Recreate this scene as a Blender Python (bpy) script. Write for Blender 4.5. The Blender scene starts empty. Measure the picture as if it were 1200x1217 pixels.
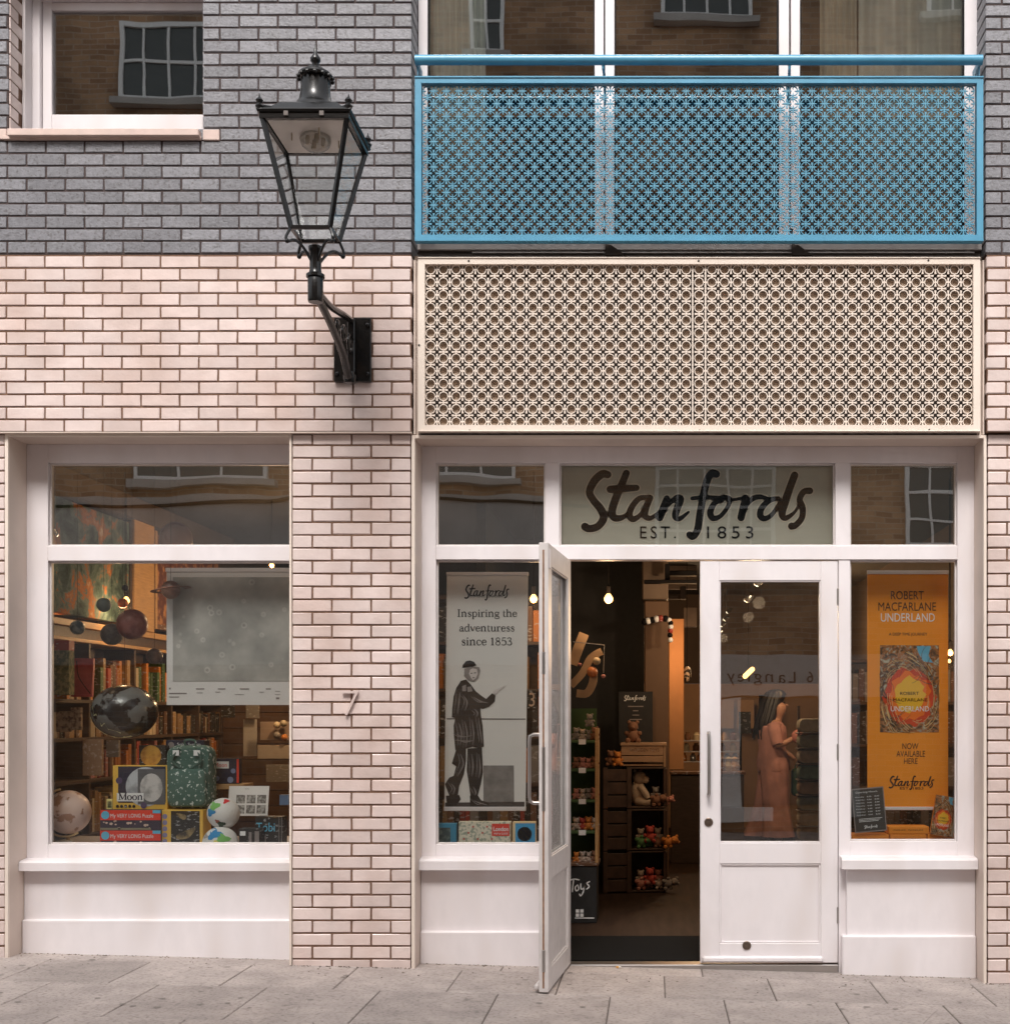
import bpy, bmesh, math, random
from mathutils import Vector, Matrix
random.seed(7)
R = math.radians
S = bpy.context.scene
COL = S.collection
# ------------------------------------------------------------------ camera, sky, sun, exposure
CX, CY, F, D, EYE = 775.0, 850.0, 1560.0, 7.8, 1.525      # optical axis in the photo, focal length in photo px, metres to the wall
cam = bpy.data.cameras.new('camera'); camo = bpy.data.objects.new('camera', cam); COL.objects.link(camo)
camo.location = (0, -D, EYE); camo.rotation_euler = (R(90), 0, 0)
cam.sensor_fit = 'HORIZONTAL'; cam.sensor_width = 36; cam.lens = 36 * F / 1200
cam.shift_x = -(CX - 600) / 1200; cam.shift_y = (CY - 608.5) / 1200
cam.clip_start = .05; cam.clip_end = 500
S.camera = camo
W = bpy.data.worlds.new('World'); S.world = W; W.use_nodes = True
wn = W.node_tree.nodes; wl = W.node_tree.links
bg = wn['Background']; sky = wn.new('ShaderNodeTexSky'); sky.sky_type = 'NISHITA'; sky.sun_disc = False
SUN_EL, SUN_AZ = 51, 184
sky.sun_elevation = R(SUN_EL); sky.sun_rotation = R(SUN_AZ); sky.dust_density = 4; sky.air_density = 1.2
hs = wn.new('ShaderNodeHueSaturation'); hs.inputs['Saturation'].default_value = .18; hs.inputs['Value'].default_value = 1.0
wl.new(sky.outputs[0], hs.inputs['Color']); wl.new(hs.outputs[0], bg.inputs['Color'])
bg.inputs['Strength'].default_value = .15
sun = bpy.data.lights.new('sun', 'SUN'); sun.energy = 2.0; sun.angle = R(20); sun.color = (1, .95, .9)
suno = bpy.data.objects.new('sun', sun); COL.objects.link(suno)
# light comes from behind and above the camera
az = R(SUN_AZ); el = R(SUN_EL)
sd = Vector((math.sin(az) * math.cos(el), math.cos(az) * math.cos(el), math.sin(el)))
suno.rotation_euler = sd.to_track_quat('Z', 'Y').to_euler()
S.view_settings.view_transform = 'Standard'; S.view_settings.look = 'None'
S.view_settings.gamma = 1; S.view_settings.use_curve_mapping = False
S.view_settings.exposure = 0.60
S.render.engine = 'CYCLES'
S.cycles.max_bounces = 8; S.cycles.transparent_max_bounces = 16
S.cycles.caustics_reflective = False; S.cycles.caustics_refractive = False
S.cycles.sample_clamp_indirect = 4

# ------------------------------------------------------------------ helpers
def sc(y): return F / (D + y)
def X(px, y=0.): return (px - CX) / sc(y)
def Z(py, y=0.): return EYE + (CY - py) / sc(y)
def lin(c):
    return tuple(((v / 255) / 12.92 if v / 255 <= .04045 else ((v / 255 + .055) / 1.055) ** 2.4) for v in c)
def gz(x): return -.018 - .0265 * x                      # the lane falls to the right

MATS = {}
def M(name, col, rough=.5, metal=0., var=0., scale=8., bump=0., bscale=60., rand=0., col2=None, c2scale=6., c2lo=.45, c2hi=.6, spec=.5, emit=0., coat=0., streak=None):
    if name in MATS: return MATS[name]
    m = bpy.data.materials.new(name); m.use_nodes = True
    n = m.node_tree.nodes; l = m.node_tree.links; b = n['Principled BSDF']
    b.inputs['Roughness'].default_value = rough; b.inputs['Metallic'].default_value = metal
    b.inputs['Specular IOR Level'].default_value = spec; b.inputs['Coat Weight'].default_value = coat
    b.inputs['Base Color'].default_value = (*col, 1)
    geo = n.new('ShaderNodeNewGeometry'); src = geo.outputs['Position']
    if streak:
        mp = n.new('ShaderNodeMapping'); mp.inputs['Scale'].default_value = streak; l.new(src, mp.inputs[0]); src = mp.outputs[0]
    cur = None
    if col2:
        nz = n.new('ShaderNodeTexNoise'); nz.inputs['Scale'].default_value = c2scale; nz.inputs['Detail'].default_value = 6; l.new(src, nz.inputs['Vector'])
        rp = n.new('ShaderNodeValToRGB'); rp.color_ramp.elements[0].position = c2lo; rp.color_ramp.elements[1].position = c2hi
        rp.color_ramp.elements[0].color = (*col, 1); rp.color_ramp.elements[1].color = (*col2, 1)
        l.new(nz.outputs[0], rp.inputs[0]); cur = rp.outputs[0]
    if var or rand:
        h = n.new('ShaderNodeHueSaturation')
        if cur: l.new(cur, h.inputs['Color'])
        else: h.inputs['Color'].default_value = (*col, 1)
        val = None
        if var:
            nz = n.new('ShaderNodeTexNoise'); nz.inputs['Scale'].default_value = scale; nz.inputs['Detail'].default_value = 8
            l.new(src, nz.inputs['Vector'])
            mr = n.new('ShaderNodeMapRange'); mr.inputs[1].default_value = .3; mr.inputs[2].default_value = .7
            mr.inputs[3].default_value = 1 - var; mr.inputs[4].default_value = 1 + var
            l.new(nz.outputs[0], mr.inputs[0]); val = mr.outputs[0]
        if rand:
            oi = n.new('ShaderNodeObjectInfo'); mr = n.new('ShaderNodeMapRange')
            mr.inputs[3].default_value = 1 - rand; mr.inputs[4].default_value = 1 + rand; l.new(oi.outputs['Random'], mr.inputs[0])
            if val:
                mu = n.new('ShaderNodeMath'); mu.operation = 'MULTIPLY'; l.new(val, mu.inputs[0]); l.new(mr.outputs[0], mu.inputs[1]); val = mu.outputs[0]
            else: val = mr.outputs[0]
        l.new(val, h.inputs['Value']); cur = h.outputs[0]
    if cur: l.new(cur, b.inputs['Base Color'])
    if bump:
        nz = n.new('ShaderNodeTexNoise'); nz.inputs['Scale'].default_value = bscale; nz.inputs['Detail'].default_value = 6; l.new(geo.outputs['Position'], nz.inputs['Vector'])
        bp = n.new('ShaderNodeBump'); bp.inputs['Strength'].default_value = bump; bp.inputs['Distance'].default_value = .01
        l.new(nz.outputs[0], bp.inputs['Height']); l.new(bp.outputs[0], b.inputs['Normal'])
    if emit:
        b.inputs['Emission Color'].default_value = (*col, 1); b.inputs['Emission Strength'].default_value = emit
    MATS[name] = m; return m

def glass_mat(name, refl, tint=(.97, .98, .97), wob=.0):
    m = bpy.data.materials.new(name); m.use_nodes = True; n = m.node_tree.nodes; l = m.node_tree.links
    n.remove(n['Principled BSDF']); o = n['Material Output']
    t = n.new('ShaderNodeBsdfTransparent'); t.inputs[0].default_value = (*tint, 1)
    g = n.new('ShaderNodeBsdfGlossy'); g.inputs['Roughness'].default_value = 0.0; g.inputs[0].default_value = (1, 1, 1, 1)
    lw = n.new('ShaderNodeFresnel'); lw.inputs[0].default_value = 1.5
    ad = n.new('ShaderNodeMath'); ad.operation = 'MULTIPLY_ADD'; ad.inputs[1].default_value = .6; ad.inputs[2].default_value = refl - .024; ad.use_clamp = True
    l.new(lw.outputs[0], ad.inputs[0])
    mx = n.new('ShaderNodeMixShader'); l.new(ad.outputs[0], mx.inputs[0]); l.new(t.outputs[0], mx.inputs[1]); l.new(g.outputs[0], mx.inputs[2])
    if wob:
        ge = n.new('ShaderNodeNewGeometry'); nz = n.new('ShaderNodeTexNoise'); nz.inputs['Scale'].default_value = 2.3; nz.inputs['Detail'].default_value = 1
        l.new(ge.outputs['Position'], nz.inputs['Vector']); bp = n.new('ShaderNodeBump'); bp.inputs['Strength'].default_value = wob; bp.inputs['Distance'].default_value = .01
        l.new(nz.outputs[0], bp.inputs['Height']); l.new(bp.outputs[0], g.inputs['Normal'])
    l.new(mx.outputs[0], o.inputs[0]); return m

ORG = {}
def thing(name, label, cat, loc=(0, 0, 0), group=None, kind=None):
    o = bpy.data.objects.new(name, None); o.empty_display_size = .1; COL.objects.link(o); o.location = loc
    ORG[o.name] = Vector(loc); tag(o, label, cat, group, kind); return o
def tag(o, label=None, cat=None, group=None, kind=None):
    if label: o['label'] = label
    if cat: o['category'] = cat
    if group: o['group'] = group
    if kind: o['kind'] = kind
    return o

def cr(pts, n=6, closed=False):
    P = [Vector(p) for p in pts]; out = []; N = len(P)
    for i in range(N if closed else N - 1):
        if closed: a, b, c, d = P[(i - 1) % N], P[i], P[(i + 1) % N], P[(i + 2) % N]
        else: a, b, c, d = P[max(i - 1, 0)], P[i], P[i + 1], P[min(i + 2, N - 1)]
        for k in range(n):
            t = k / n
            out.append(.5 * ((2 * b) + (c - a) * t + (2 * a - 5 * b + 4 * c - d) * t * t + (3 * b - a - 3 * c + d) * t ** 3))
    if not closed: out.append(P[-1])
    return out

CNT = {}
def nth(key):
    CNT[key] = k = CNT.get(key, 0) + 1
    return str(k) + ('th' if 10 <= k % 100 <= 20 else {1: 'st', 2: 'nd', 3: 'rd'}.get(k % 10, 'th'))
class MB:
    def __init__(s): s.v = []; s.f = []; s.mi = []; s.cur = 0
    def add(s, vs, fs):
        o = len(s.v); s.v += [tuple(v) for v in vs]; s.f += [tuple(i + o for i in f) for f in fs]; s.mi += [s.cur] * len(fs); return s
    def box(s, x0, x1, y0, y1, z0, z1, b=0.):
        x0, x1 = sorted((x0, x1)); y0, y1 = sorted((y0, y1)); z0, z1 = sorted((z0, z1))
        b = min(b, (x1 - x0) * .45, (y1 - y0) * .45, (z1 - z0) * .45)
        if b <= 0:
            v = [(x, y, z) for x in (x0, x1) for y in (y0, y1) for z in (z0, z1)]
            return s.add(v, [(0, 1, 3, 2), (4, 6, 7, 5), (0, 4, 5, 1), (2, 3, 7, 6), (0, 2, 6, 4), (1, 5, 7, 3)])
        X_, Y_, Z_ = (x0, x1), (y0, y1), (z0, z1); v = []; idx = {}
        for i in (0, 1):
            for j in (0, 1):
                for k in (0, 1):
                    sx, sy, sz = (1 - 2 * i) * b, (1 - 2 * j) * b, (1 - 2 * k) * b
                    for a, p in (('x', (X_[i], Y_[j] + sy, Z_[k] + sz)), ('y', (X_[i] + sx, Y_[j], Z_[k] + sz)), ('z', (X_[i] + sx, Y_[j] + sy, Z_[k]))):
                        idx[(a, i, j, k)] = len(v); v.append(p)
        f = []
        q = ((0, 0), (0, 1), (1, 1), (1, 0))
        for i in (0, 1):
            f.append([idx[('x', i, a, c)] for a, c in q]); f.append([idx[('y', a, i, c)] for a, c in q]); f.append([idx[('z', a, c, i)] for a, c in q])
        for i in (0, 1):
            for j in (0, 1):
                f.append([idx[('x', i, j, 0)], idx[('x', i, j, 1)], idx[('y', i, j, 1)], idx[('y', i, j, 0)]])
                f.append([idx[('x', i, 0, j)], idx[('x', i, 1, j)], idx[('z', i, 1, j)], idx[('z', i, 0, j)]])
                f.append([idx[('y', 0, i, j)], idx[('y', 1, i, j)], idx[('z', 1, i, j)], idx[('z', 0, i, j)]])
                for k in (0, 1): f.append([idx[('x', i, j, k)], idx[('y', i, j, k)], idx[('z', i, j, k)]])
        return s.add(v, f)
    def poly(s, pts, y, t=0.):                                # polygon in the x-z plane
        n = len(pts); v = [(p[0], y, p[1]) for p in pts]
        if not t: return s.add(v, [tuple(range(n))])
        v += [(p[0], y + t, p[1]) for p in pts]
        return s.add(v, [tuple(range(n)), tuple(range(2 * n - 1, n - 1, -1))] + [(i, (i + 1) % n, (i + 1) % n + n, i + n) for i in range(n)])
    def quad(s, a, b, c, d): return s.add([a, b, c, d], [(0, 1, 2, 3)])
    def loft(s, rings, cap=True, closed=False):
        n = len(rings[0]); v = [p for r in rings for p in r]; f = []
        m = len(rings)
        for i in range(m if closed else m - 1):
            for j in range(n):
                a = i * n + j; b = i * n + (j + 1) % n; i2 = (i + 1) % m
                f.append((a, b, i2 * n + (j + 1) % n, i2 * n + j))
        if cap and not closed: f += [tuple(range(n - 1, -1, -1)), tuple(range((m - 1) * n, m * n))]
        return s.add(v, f)
    def lathe(s, prof, c, n=20, axis='z', sq=None):           # prof: (radius, height)
        rings = []
        for r, h in prof:
            ring = []
            for k in range(n):
                a = 2 * math.pi * k / n
                if axis == 'z': ring.append((c[0] + r * math.cos(a), c[1] + r * math.sin(a), c[2] + h))
                elif axis == 'y': ring.append((c[0] + r * math.cos(a), c[1] + h, c[2] + r * math.sin(a)))
                else: ring.append((c[0] + h, c[1] + r * math.cos(a), c[2] + r * math.sin(a)))
            rings.append(ring)
        return s.loft(rings)
    def frust(s, prof, c, rot=R(45)):                         # square cross sections: (half side, z)
        rings = []
        for r, h in prof:
            rings.append([(c[0] + sx * r, c[1] + sy * r, c[2] + h) for sx, sy in ((1, 1), (-1, 1), (-1, -1), (1, -1))])
        return s.loft(rings)
    def ball(s, c, r, n=16, m=10, e=(1, 1, 1)):
        rings = []
        for i in range(1, m):
            t = math.pi * i / m
            rings.append([(c[0] + r * e[0] * math.sin(t) * math.cos(2 * math.pi * k / n), c[1] + r * e[1] * math.sin(t) * math.sin(2 * math.pi * k / n), c[2] - r * e[2] * math.cos(t)) for k in range(n)])
        v = [p for q in rings for p in q]; f = []
        for i in range(m - 2):
            for j in range(n): f.append((i * n + j, i * n + (j + 1) % n, (i + 1) * n + (j + 1) % n, (i + 1) * n + j))
        a = len(v); v += [(c[0], c[1], c[2] - r * e[2]), (c[0], c[1], c[2] + r * e[2])]
        for j in range(n): f += [(a, (j + 1) % n, j), (a + 1, (m - 2) * n + j, (m - 2) * n + (j + 1) % n)]
        return s.add(v, f)
    def tube(s, pts, r, n=8, cap=True):
        P = [Vector(p) for p in pts]; rings = []; rr = r if isinstance(r, (list, tuple)) else [r] * len(P)
        up = None
        for i, p in enumerate(P):
            t = (P[min(i + 1, len(P) - 1)] - P[max(i - 1, 0)]).normalized()
            if up is None:
                up = Vector((0, 0, 1)) if abs(t.z) < .9 else Vector((1, 0, 0))
            u = (up - t * up.dot(t)).normalized(); w = t.cross(u); up = u
            rings.append([p + (u * math.cos(2 * math.pi * k / n) + w * math.sin(2 * math.pi * k / n)) * rr[i] for k in range(n)])
        return s.loft(rings, cap)
    def stroke(s, pts, w, y, n=5, round_=True):               # flat brush stroke in the x-z plane
        P = cr([(p[0], p[1], 0) for p in pts], n); N = len(P)
        ws = w if isinstance(w, (list, tuple)) else [w] * len(pts)
        def wa(i):
            t = i / n; k = min(int(t), len(ws) - 1); k2 = min(k + 1, len(ws) - 1); return ws[k] + (ws[k2] - ws[k]) * (t - k)
        L = []; Q = []
        for i, p in enumerate(P):
            t = (P[min(i + 1, N - 1)] - P[max(i - 1, 0)]).normalized(); q = Vector((-t.y, t.x, 0)) * wa(i) / 2
            L.append(p + q); Q.append(p - q)
        if round_:
            def cap(c, q, sgn):
                a0 = math.atan2(q.y, q.x); r = q.length; return [(c.x + r * math.cos(a0 + sgn * math.pi * k / 6), c.y + r * math.sin(a0 + sgn * math.pi * k / 6)) for k in range(1, 6)]
            c0 = [(P[0].x, P[0].y)]; q0 = L[0] - P[0]; qn = Q[-1] - P[-1]
            s.add([(v[0], y, v[1]) for v in [(L[0].x, L[0].y)] + cap(P[0], q0, 1) + [(Q[0].x, Q[0].y)]], [tuple(range(7))])
            s.add([(v[0], y, v[1]) for v in [(Q[-1].x, Q[-1].y)] + cap(P[-1], qn, 1) + [(L[-1].x, L[-1].y)]], [tuple(range(7))])
        v = [(p.x, y, p.y) for p in L] + [(p.x, y, p.y) for p in Q]
        return s.add(v, [(i, i + 1, N + i + 1, N + i) for i in range(N - 1)])
    def xf(s, Mx): s.v = [tuple(Mx @ Vector(v)) for v in s.v]; return s
    def each(s, name, mat, parent=None, smooth=False, fix=True):
        n = len(s.v); P = list(range(n))
        def find(a):
            while P[a] != a: P[a] = P[P[a]]; a = P[a]
            return a
        for f in s.f:
            for i in f[1:]: P[find(i)] = find(f[0])
        grp = {}
        for f in s.f: grp.setdefault(find(f[0]), []).append(f)
        out = []
        for fs in grp.values():
            ids = sorted({i for f in fs for i in f}); mp_ = {a: k for k, a in enumerate(ids)}
            q = MB(); q.add([s.v[i] for i in ids], [tuple(mp_[i] for i in f) for f in fs]); out.append(q.build(name, mat, parent, smooth, fix))
        return out
    def build(s, name, mat, parent=None, smooth=False, fix=True):
        org = ORG[parent.name] if parent else Vector((0, 0, 0))
        me = bpy.data.meshes.new(name); me.from_pydata([tuple(Vector(v) - org) for v in s.v], [], s.f)
        for m in (mat if isinstance(mat, list) else [mat]): me.materials.append(m)
        if isinstance(mat, list): me.polygons.foreach_set('material_index', s.mi)
        if fix:
            bm = bmesh.new(); bm.from_mesh(me); bmesh.ops.recalc_face_normals(bm, faces=bm.faces); bm.to_mesh(me); bm.free()
        if smooth:
            me.polygons.foreach_set('use_smooth', [True] * len(me.polygons))
            try: me.set_sharp_from_angle(angle=R(40))
            except Exception: pass
        o = bpy.data.objects.new(name, me); COL.objects.link(o)
        if parent: o.parent = parent
        ORG[o.name] = org; return o

def part(name, mat, parent, x0, x1, y0, y1, z0, z1, b=.002):
    return MB().box(x0, x1, y0, y1, z0, z1, b).build(name, mat, parent)
def struct(name, mat, x0, x1, y0, y1, z0, z1):
    return tag(MB().box(x0, x1, y0, y1, z0, z1).build(name, mat), kind='structure')

FONT = {}
def text(mb, s, x0, x1, z0, z1, y, shear=0., fit=True, mirror=False, bold=0., spacing=1.):
    key = (s, bold, spacing)
    if key not in FONT:
        c = bpy.data.curves.new('text', 'FONT'); c.body = s; c.size = 1; c.offset = bold; c.resolution_u = 3; c.space_character = spacing
        o = bpy.data.objects.new('text', c); COL.objects.link(o)
        dg = bpy.context.evaluated_depsgraph_get(); me = bpy.data.meshes.new_from_object(o.evaluated_get(dg))
        FONT[key] = ([tuple(v.co) for v in me.vertices], [tuple(p.vertices) for p in me.polygons])
        bpy.data.objects.remove(o); bpy.data.curves.remove(c); bpy.data.meshes.remove(me)
    vs, fs = FONT[key]
    if not vs: return
    ax = min(v[0] for v in vs); bx = max(v[0] for v in vs); ay = min(v[1] for v in vs); by = max(v[1] for v in vs)
    out = []
    for v in vs:
        u = (v[0] - ax) / max(bx - ax, 1e-6); w = (v[1] - ay) / max(by - ay, 1e-6)
        if mirror: u = 1 - u
        out.append((x0 + (x1 - x0) * u + shear * (z1 - z0) * w, y, z0 + (z1 - z0) * w))
    mb.add(out, fs)

# hand-drawn shop name, traced once in a 915 x 275 box
LOGO = [([(240, 114), (218, 112), (188, 138), (168, 182), (184, 216), (212, 250), (224, 285), (202, 318), (168, 328), (150, 320)], [24, 26, 26, 24, 24, 26, 26, 24, 24, 26]),
        ([(314, 108), (296, 152), (272, 208), (257, 258), (266, 284), (296, 284), (330, 262)], [22, 24, 26, 26, 24, 18, 8]),
        ([(250, 172), (300, 169), (354, 166)], [24, 24, 20]),
        ([(404, 204), (366, 208), (337, 240), (326, 274), (342, 290), (372, 270), (404, 216)], [14, 18, 20, 22, 20, 14, 12]),
        ([(408, 206), (392, 244), (388, 276), (410, 286), (444, 262)], [20, 22, 22, 16, 8]),
        ([(474, 208), (460, 246), (446, 284)], [20, 24, 24]),
        ([(446, 284), (474, 240), (508, 208), (528, 210), (514, 250), (508, 280), (526, 288), (560, 262)], [10, 12, 18, 24, 24, 22, 16, 8]),
        ([(670, 112), (652, 108), (634, 136), (620, 190), (606, 266), (596, 330), (578, 360), (564, 352)], [24, 24, 24, 24, 24, 24, 20, 22]),
        ([(574, 208), (620, 204), (684, 206)], [12, 14, 14]),
        ([(700, 206), (664, 226), (646, 262), (656, 286), (686, 278), (716, 240), (722, 210), (700, 204), (688, 220)], [16, 18, 22, 20, 14, 14, 16, 14, 8]),
        ([(716, 214), (746, 212), (782, 204)], [10, 10, 10]),
        ([(786, 206), (776, 246), (768, 284)], [22, 24, 24]),
        ([(768, 284), (790, 236), (816, 208), (846, 202), (880, 210)], [10, 12, 18, 16, 8]),
        ([(916, 208), (880, 216), (850, 246), (844, 276), (862, 288), (892, 270), (924, 220)], [14, 18, 20, 22, 18, 14, 12]),
        ([(980, 116), (962, 164), (942, 222), (930, 268), (944, 286), (980, 262), (1000, 226)], [24, 24, 26, 24, 18, 10, 8]),
        ([(1040, 178), (1016, 182), (1000, 212), (1012, 246), (1008, 286), (984, 314), (968, 318)], [22, 20, 20, 20, 20, 20, 24])]
def logo(mb, x0, x1, z0, z1, y, grow=0):
    kx = (x1 - x0) / 915; kz = (z1 - z0) / 275
    for pts, ws in LOGO:
        mb.stroke([(x0 + (p[0] - 138) * kx, z1 - (p[1] - 95) * kz) for p in pts], [(w * 1.22 + grow) * kx for w in ws], y)

T_, N_ = .10, .050
SF = {'I': (.38, [([(.18, 0), (.18, .68)], T_), ([(.06, .01), (.30, .01)], N_), ([(.06, .67), (.30, .67)], N_)]),
 'n': (.60, [([(.12, 0), (.12, .43)], T_), ([(.03, .01), (.22, .01)], N_), ([(.03, .42), (.12, .44)], N_), ([(.12, .33), (.22, .43), (.34, .44), (.43, .36), (.44, .26)], [N_, N_, T_, T_, T_]), ([(.44, .27), (.44, 0)], T_), ([(.35, .01), (.54, .01)], N_)]),
 's': (.42, [([(.34, .34), (.27, .44), (.15, .43), (.09, .34), (.17, .26), (.28, .20), (.34, .11), (.27, .0), (.14, 0), (.07, .10)], [N_, N_, .05, .07, T_, T_, .07, .05, N_, N_])]),
 'p': (.56, [([(.12, .43), (.12, -.2)], T_), ([(.03, -.2), (.23, -.2)], N_), ([(.03, .42), (.12, .44)], N_), ([(.12, .35), (.24, .44), (.40, .41), (.47, .22), (.40, .03), (.25, 0), (.12, .08)], [N_, N_, .07, T_, .07, N_, N_])]),
 'i': (.28, [([(.13, 0), (.13, .43)], T_), ([(.04, .01), (.23, .01)], N_), ([(.04, .42), (.13, .44)], N_), ([(.13, .605), (.13, .61), (.13, .615)], .10)]),
 'r': (.42, [([(.12, 0), (.12, .43)], T_), ([(.03, .01), (.24, .01)], N_), ([(.03, .42), (.12, .44)], N_), ([(.13, .30), (.2, .41), (.30, .44), (.36, .40)], [N_, N_, .05, .08])]),
 'g': (.50, [([(.24, .44), (.10, .39), (.09, .24), (.24, .17), (.38, .24), (.38, .38), (.24, .44)], [N_, .07, .07, N_, .07, .07, N_]), ([(.38, .41), (.48, .43)], .05), ([(.13, .18), (.1, .08), (.3, .05), (.45, -.03), (.42, -.15), (.22, -.2), (.06, -.15), (.06, -.05), (.14, .04)], [N_, .05, .08, .06, .05, N_, .05, N_, N_])]),
 't': (.34, [([(.14, .56), (.14, .1), (.2, 0), (.31, .04)], [N_, T_, .06, N_]), ([(.04, .43), (.3, .43)], N_)]),
 'h': (.60, [([(.12, 0), (.12, .69)], T_), ([(.03, .01), (.22, .01)], N_), ([(.03, .68), (.12, .69)], N_), ([(.12, .33), (.22, .43), (.34, .44), (.43, .36), (.44, .26)], [N_, N_, T_, T_, T_]), ([(.44, .27), (.44, 0)], T_), ([(.35, .01), (.54, .01)], N_)]),
 'e': (.48, [([(.08, .25), (.41, .25)], N_), ([(.41, .25), (.38, .39), (.25, .44), (.1, .37), (.07, .2), (.14, .03), (.27, 0), (.41, .08)], [.07, .05, N_, .07, T_, .07, .05, N_])]),
 'a': (.49, [([(.09, .36), (.2, .44), (.32, .41), (.34, .3), (.34, .06), (.4, 0), (.46, .03)], [.06, N_, .06, T_, T_, .05, N_]), ([(.34, .26), (.14, .22), (.08, .1), (.14, .01), (.26, .02), (.34, .1)], [N_, .05, T_, .06, N_, N_])]),
 'd': (.56, [([(.42, .69), (.42, 0)], T_), ([(.33, .68), (.42, .69)], N_), ([(.42, .01), (.53, .01)], N_), ([(.42, .37), (.3, .44), (.13, .39), (.07, .21), (.14, .02), (.27, 0), (.42, .09)], [N_, N_, .07, T_, .07, N_, N_])]),
 'v': (.50, [([(.07, .43), (.25, .01)], T_), ([(.25, .01), (.43, .43)], N_), ([(0, .43), (.15, .43)], N_), ([(.35, .43), (.5, .43)], N_)]),
 'u': (.58, [([(.13, .43), (.13, .12), (.2, 0), (.32, .01), (.43, .1)], [T_, T_, .06, N_, N_]), ([(.43, .43), (.43, 0)], T_), ([(.43, .01), (.53, .01)], N_), ([(.04, .43), (.13, .43)], N_), ([(.34, .43), (.43, .43)], N_)]),
 'c': (.45, [([(.38, .33), (.33, .42), (.2, .44), (.09, .36), (.07, .2), (.14, .03), (.25, 0), (.4, .08)], [.07, N_, N_, .07, T_, .07, .05, N_])]),
 '1': (.44, [([(.22, 0), (.22, .64)], T_), ([(.1, .55), (.22, .64)], N_), ([(.1, .01), (.34, .01)], N_)]),
 '8': (.50, [([(.25, .64), (.12, .58), (.12, .42), (.25, .34), (.40, .24), (.42, .08), (.25, 0), (.08, .08), (.1, .24), (.25, .34), (.38, .44), (.38, .58), (.25, .64)], [N_, .06, .07, .08, .07, .06, N_, .06, .06, N_, N_, .05, N_])]),
 '5': (.48, [([(.4, .63), (.15, .63)], .06), ([(.15, .63), (.12, .36)], N_), ([(.12, .36), (.28, .41), (.42, .3), (.42, .1), (.25, 0), (.08, .06)], [N_, .04, T_, .07, N_, .05])]),
 '3': (.48, [([(.1, .55), (.22, .64), (.38, .58), (.36, .42), (.22, .35)], [.05, N_, .07, .06, N_]), ([(.22, .35), (.40, .28), (.43, .1), (.26, 0), (.07, .07)], [N_, .07, T_, N_, .05])]),
 'M': (.86, [([(.12, 0), (.12, .68)], .06), ([(.12, .68), (.42, .05)], .11), ([(.42, .05), (.72, .68)], .05), ([(.72, .68), (.72, 0)], .12), ([(.02, .02), (.24, .02)], .05), ([(.60, .02), (.84, .02)], .05), ([(.02, .66), (.15, .66)], .05), ([(.70, .66), (.84, .66)], .05)]),
 'o': (.52, [([(.26, .44), (.10, .36), (.07, .22), (.12, .06), (.26, 0), (.40, .06), (.45, .22), (.40, .37), (.26, .44)], [N_, .08, .11, .08, N_, .08, .11, .08, N_])]),
 ' ': (.26, [])}
def serif(mb, s, x0, x1, zb, y, grow=1.):
    tot = sum(SF[c][0] for c in s) - .06; k = (x1 - x0) / tot; x = x0
    for c in s:
        for pts, w in SF[c][1]:
            rd = len(pts) > 2
            if len(pts) == 2: pts = [pts[0], ((pts[0][0] + pts[1][0]) / 2, (pts[0][1] + pts[1][1]) / 2), pts[1]]
            ws = [v * k * grow for v in w] if isinstance(w, list) else w * k * grow
            mb.stroke([(x + p[0] * k, zb + p[1] * k) for p in pts], ws, y, n=3, round_=rd)
        x += SF[c][0] * k

# ------------------------------------------------------------------ materials
pale_brick = M('pale_brick', (.70, .58, .545), .26, var=.07, scale=7, bump=.2, bscale=35, rand=.085, col2=(.56, .42, .37), c2scale=2.2, c2lo=.42, c2hi=.8, coat=.25)
dark_brick = M('dark_brick', (.195, .192, .208), .42, var=.14, scale=40, bump=.3, bscale=90, rand=.17, col2=(.12, .112, .115), c2scale=60, c2lo=.55, c2hi=.7)
mortar = M('brown_mortar', (.17, .095, .062), .9, var=.2, scale=50, bump=.4)
mortar_dark = M('dark_mortar', (.062, .043, .04), .9, var=.2, scale=50, bump=.4)
white = M('white_paint', (.78, .73, .74), .38, var=.03, scale=14, bump=.05, bscale=14, col2=(.66, .595, .575), c2scale=3.5, c2lo=.5, c2hi=.78, streak=(1, 1, .45))
white_dirty = M('white_paint_worn', (.66, .61, .59), .45, var=.07, scale=12, bump=.08, bscale=60)
beige = M('beige_trim_panel', (.66, .55, .48), .5, var=.05, scale=5)
cream = M('cream_metal', (.76, .655, .57), .4, var=.03, scale=10)
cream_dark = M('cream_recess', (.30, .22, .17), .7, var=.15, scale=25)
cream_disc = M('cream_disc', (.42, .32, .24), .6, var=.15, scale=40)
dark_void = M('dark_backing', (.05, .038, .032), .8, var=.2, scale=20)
blue = M('blue_metal', (.08, .285, .43), .38, var=.09, scale=8, bump=.02, coat=.15)
blue_light = M('blue_screen', (.085, .28, .40), .45, var=.08, scale=20)
steel = M('brushed_steel', (.45, .42, .40), .3, metal=.9, var=.05)
grey_soffit = M('grey_soffit', (.38, .35, .34), .6, var=.1, scale=5)
black_metal = M('black_gloss_paint', (.008, .0075, .0075), .25, var=.2, scale=30, coat=.15, spec=.35, bump=.05)
stone = M('paving_stone', (.39, .335, .31), .8, var=.15, scale=5, bump=.8, bscale=38, rand=.12, col2=(.24, .205, .185), c2scale=48, c2lo=.50, c2hi=.72)
joint = M('paving_joint', (.12, .10, .088), .95, var=.2, scale=30, bump=.4)
sill_stone = M('pinkish_sill', (.60, .46, .41), .6, var=.08, scale=12, bump=.1)
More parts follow.
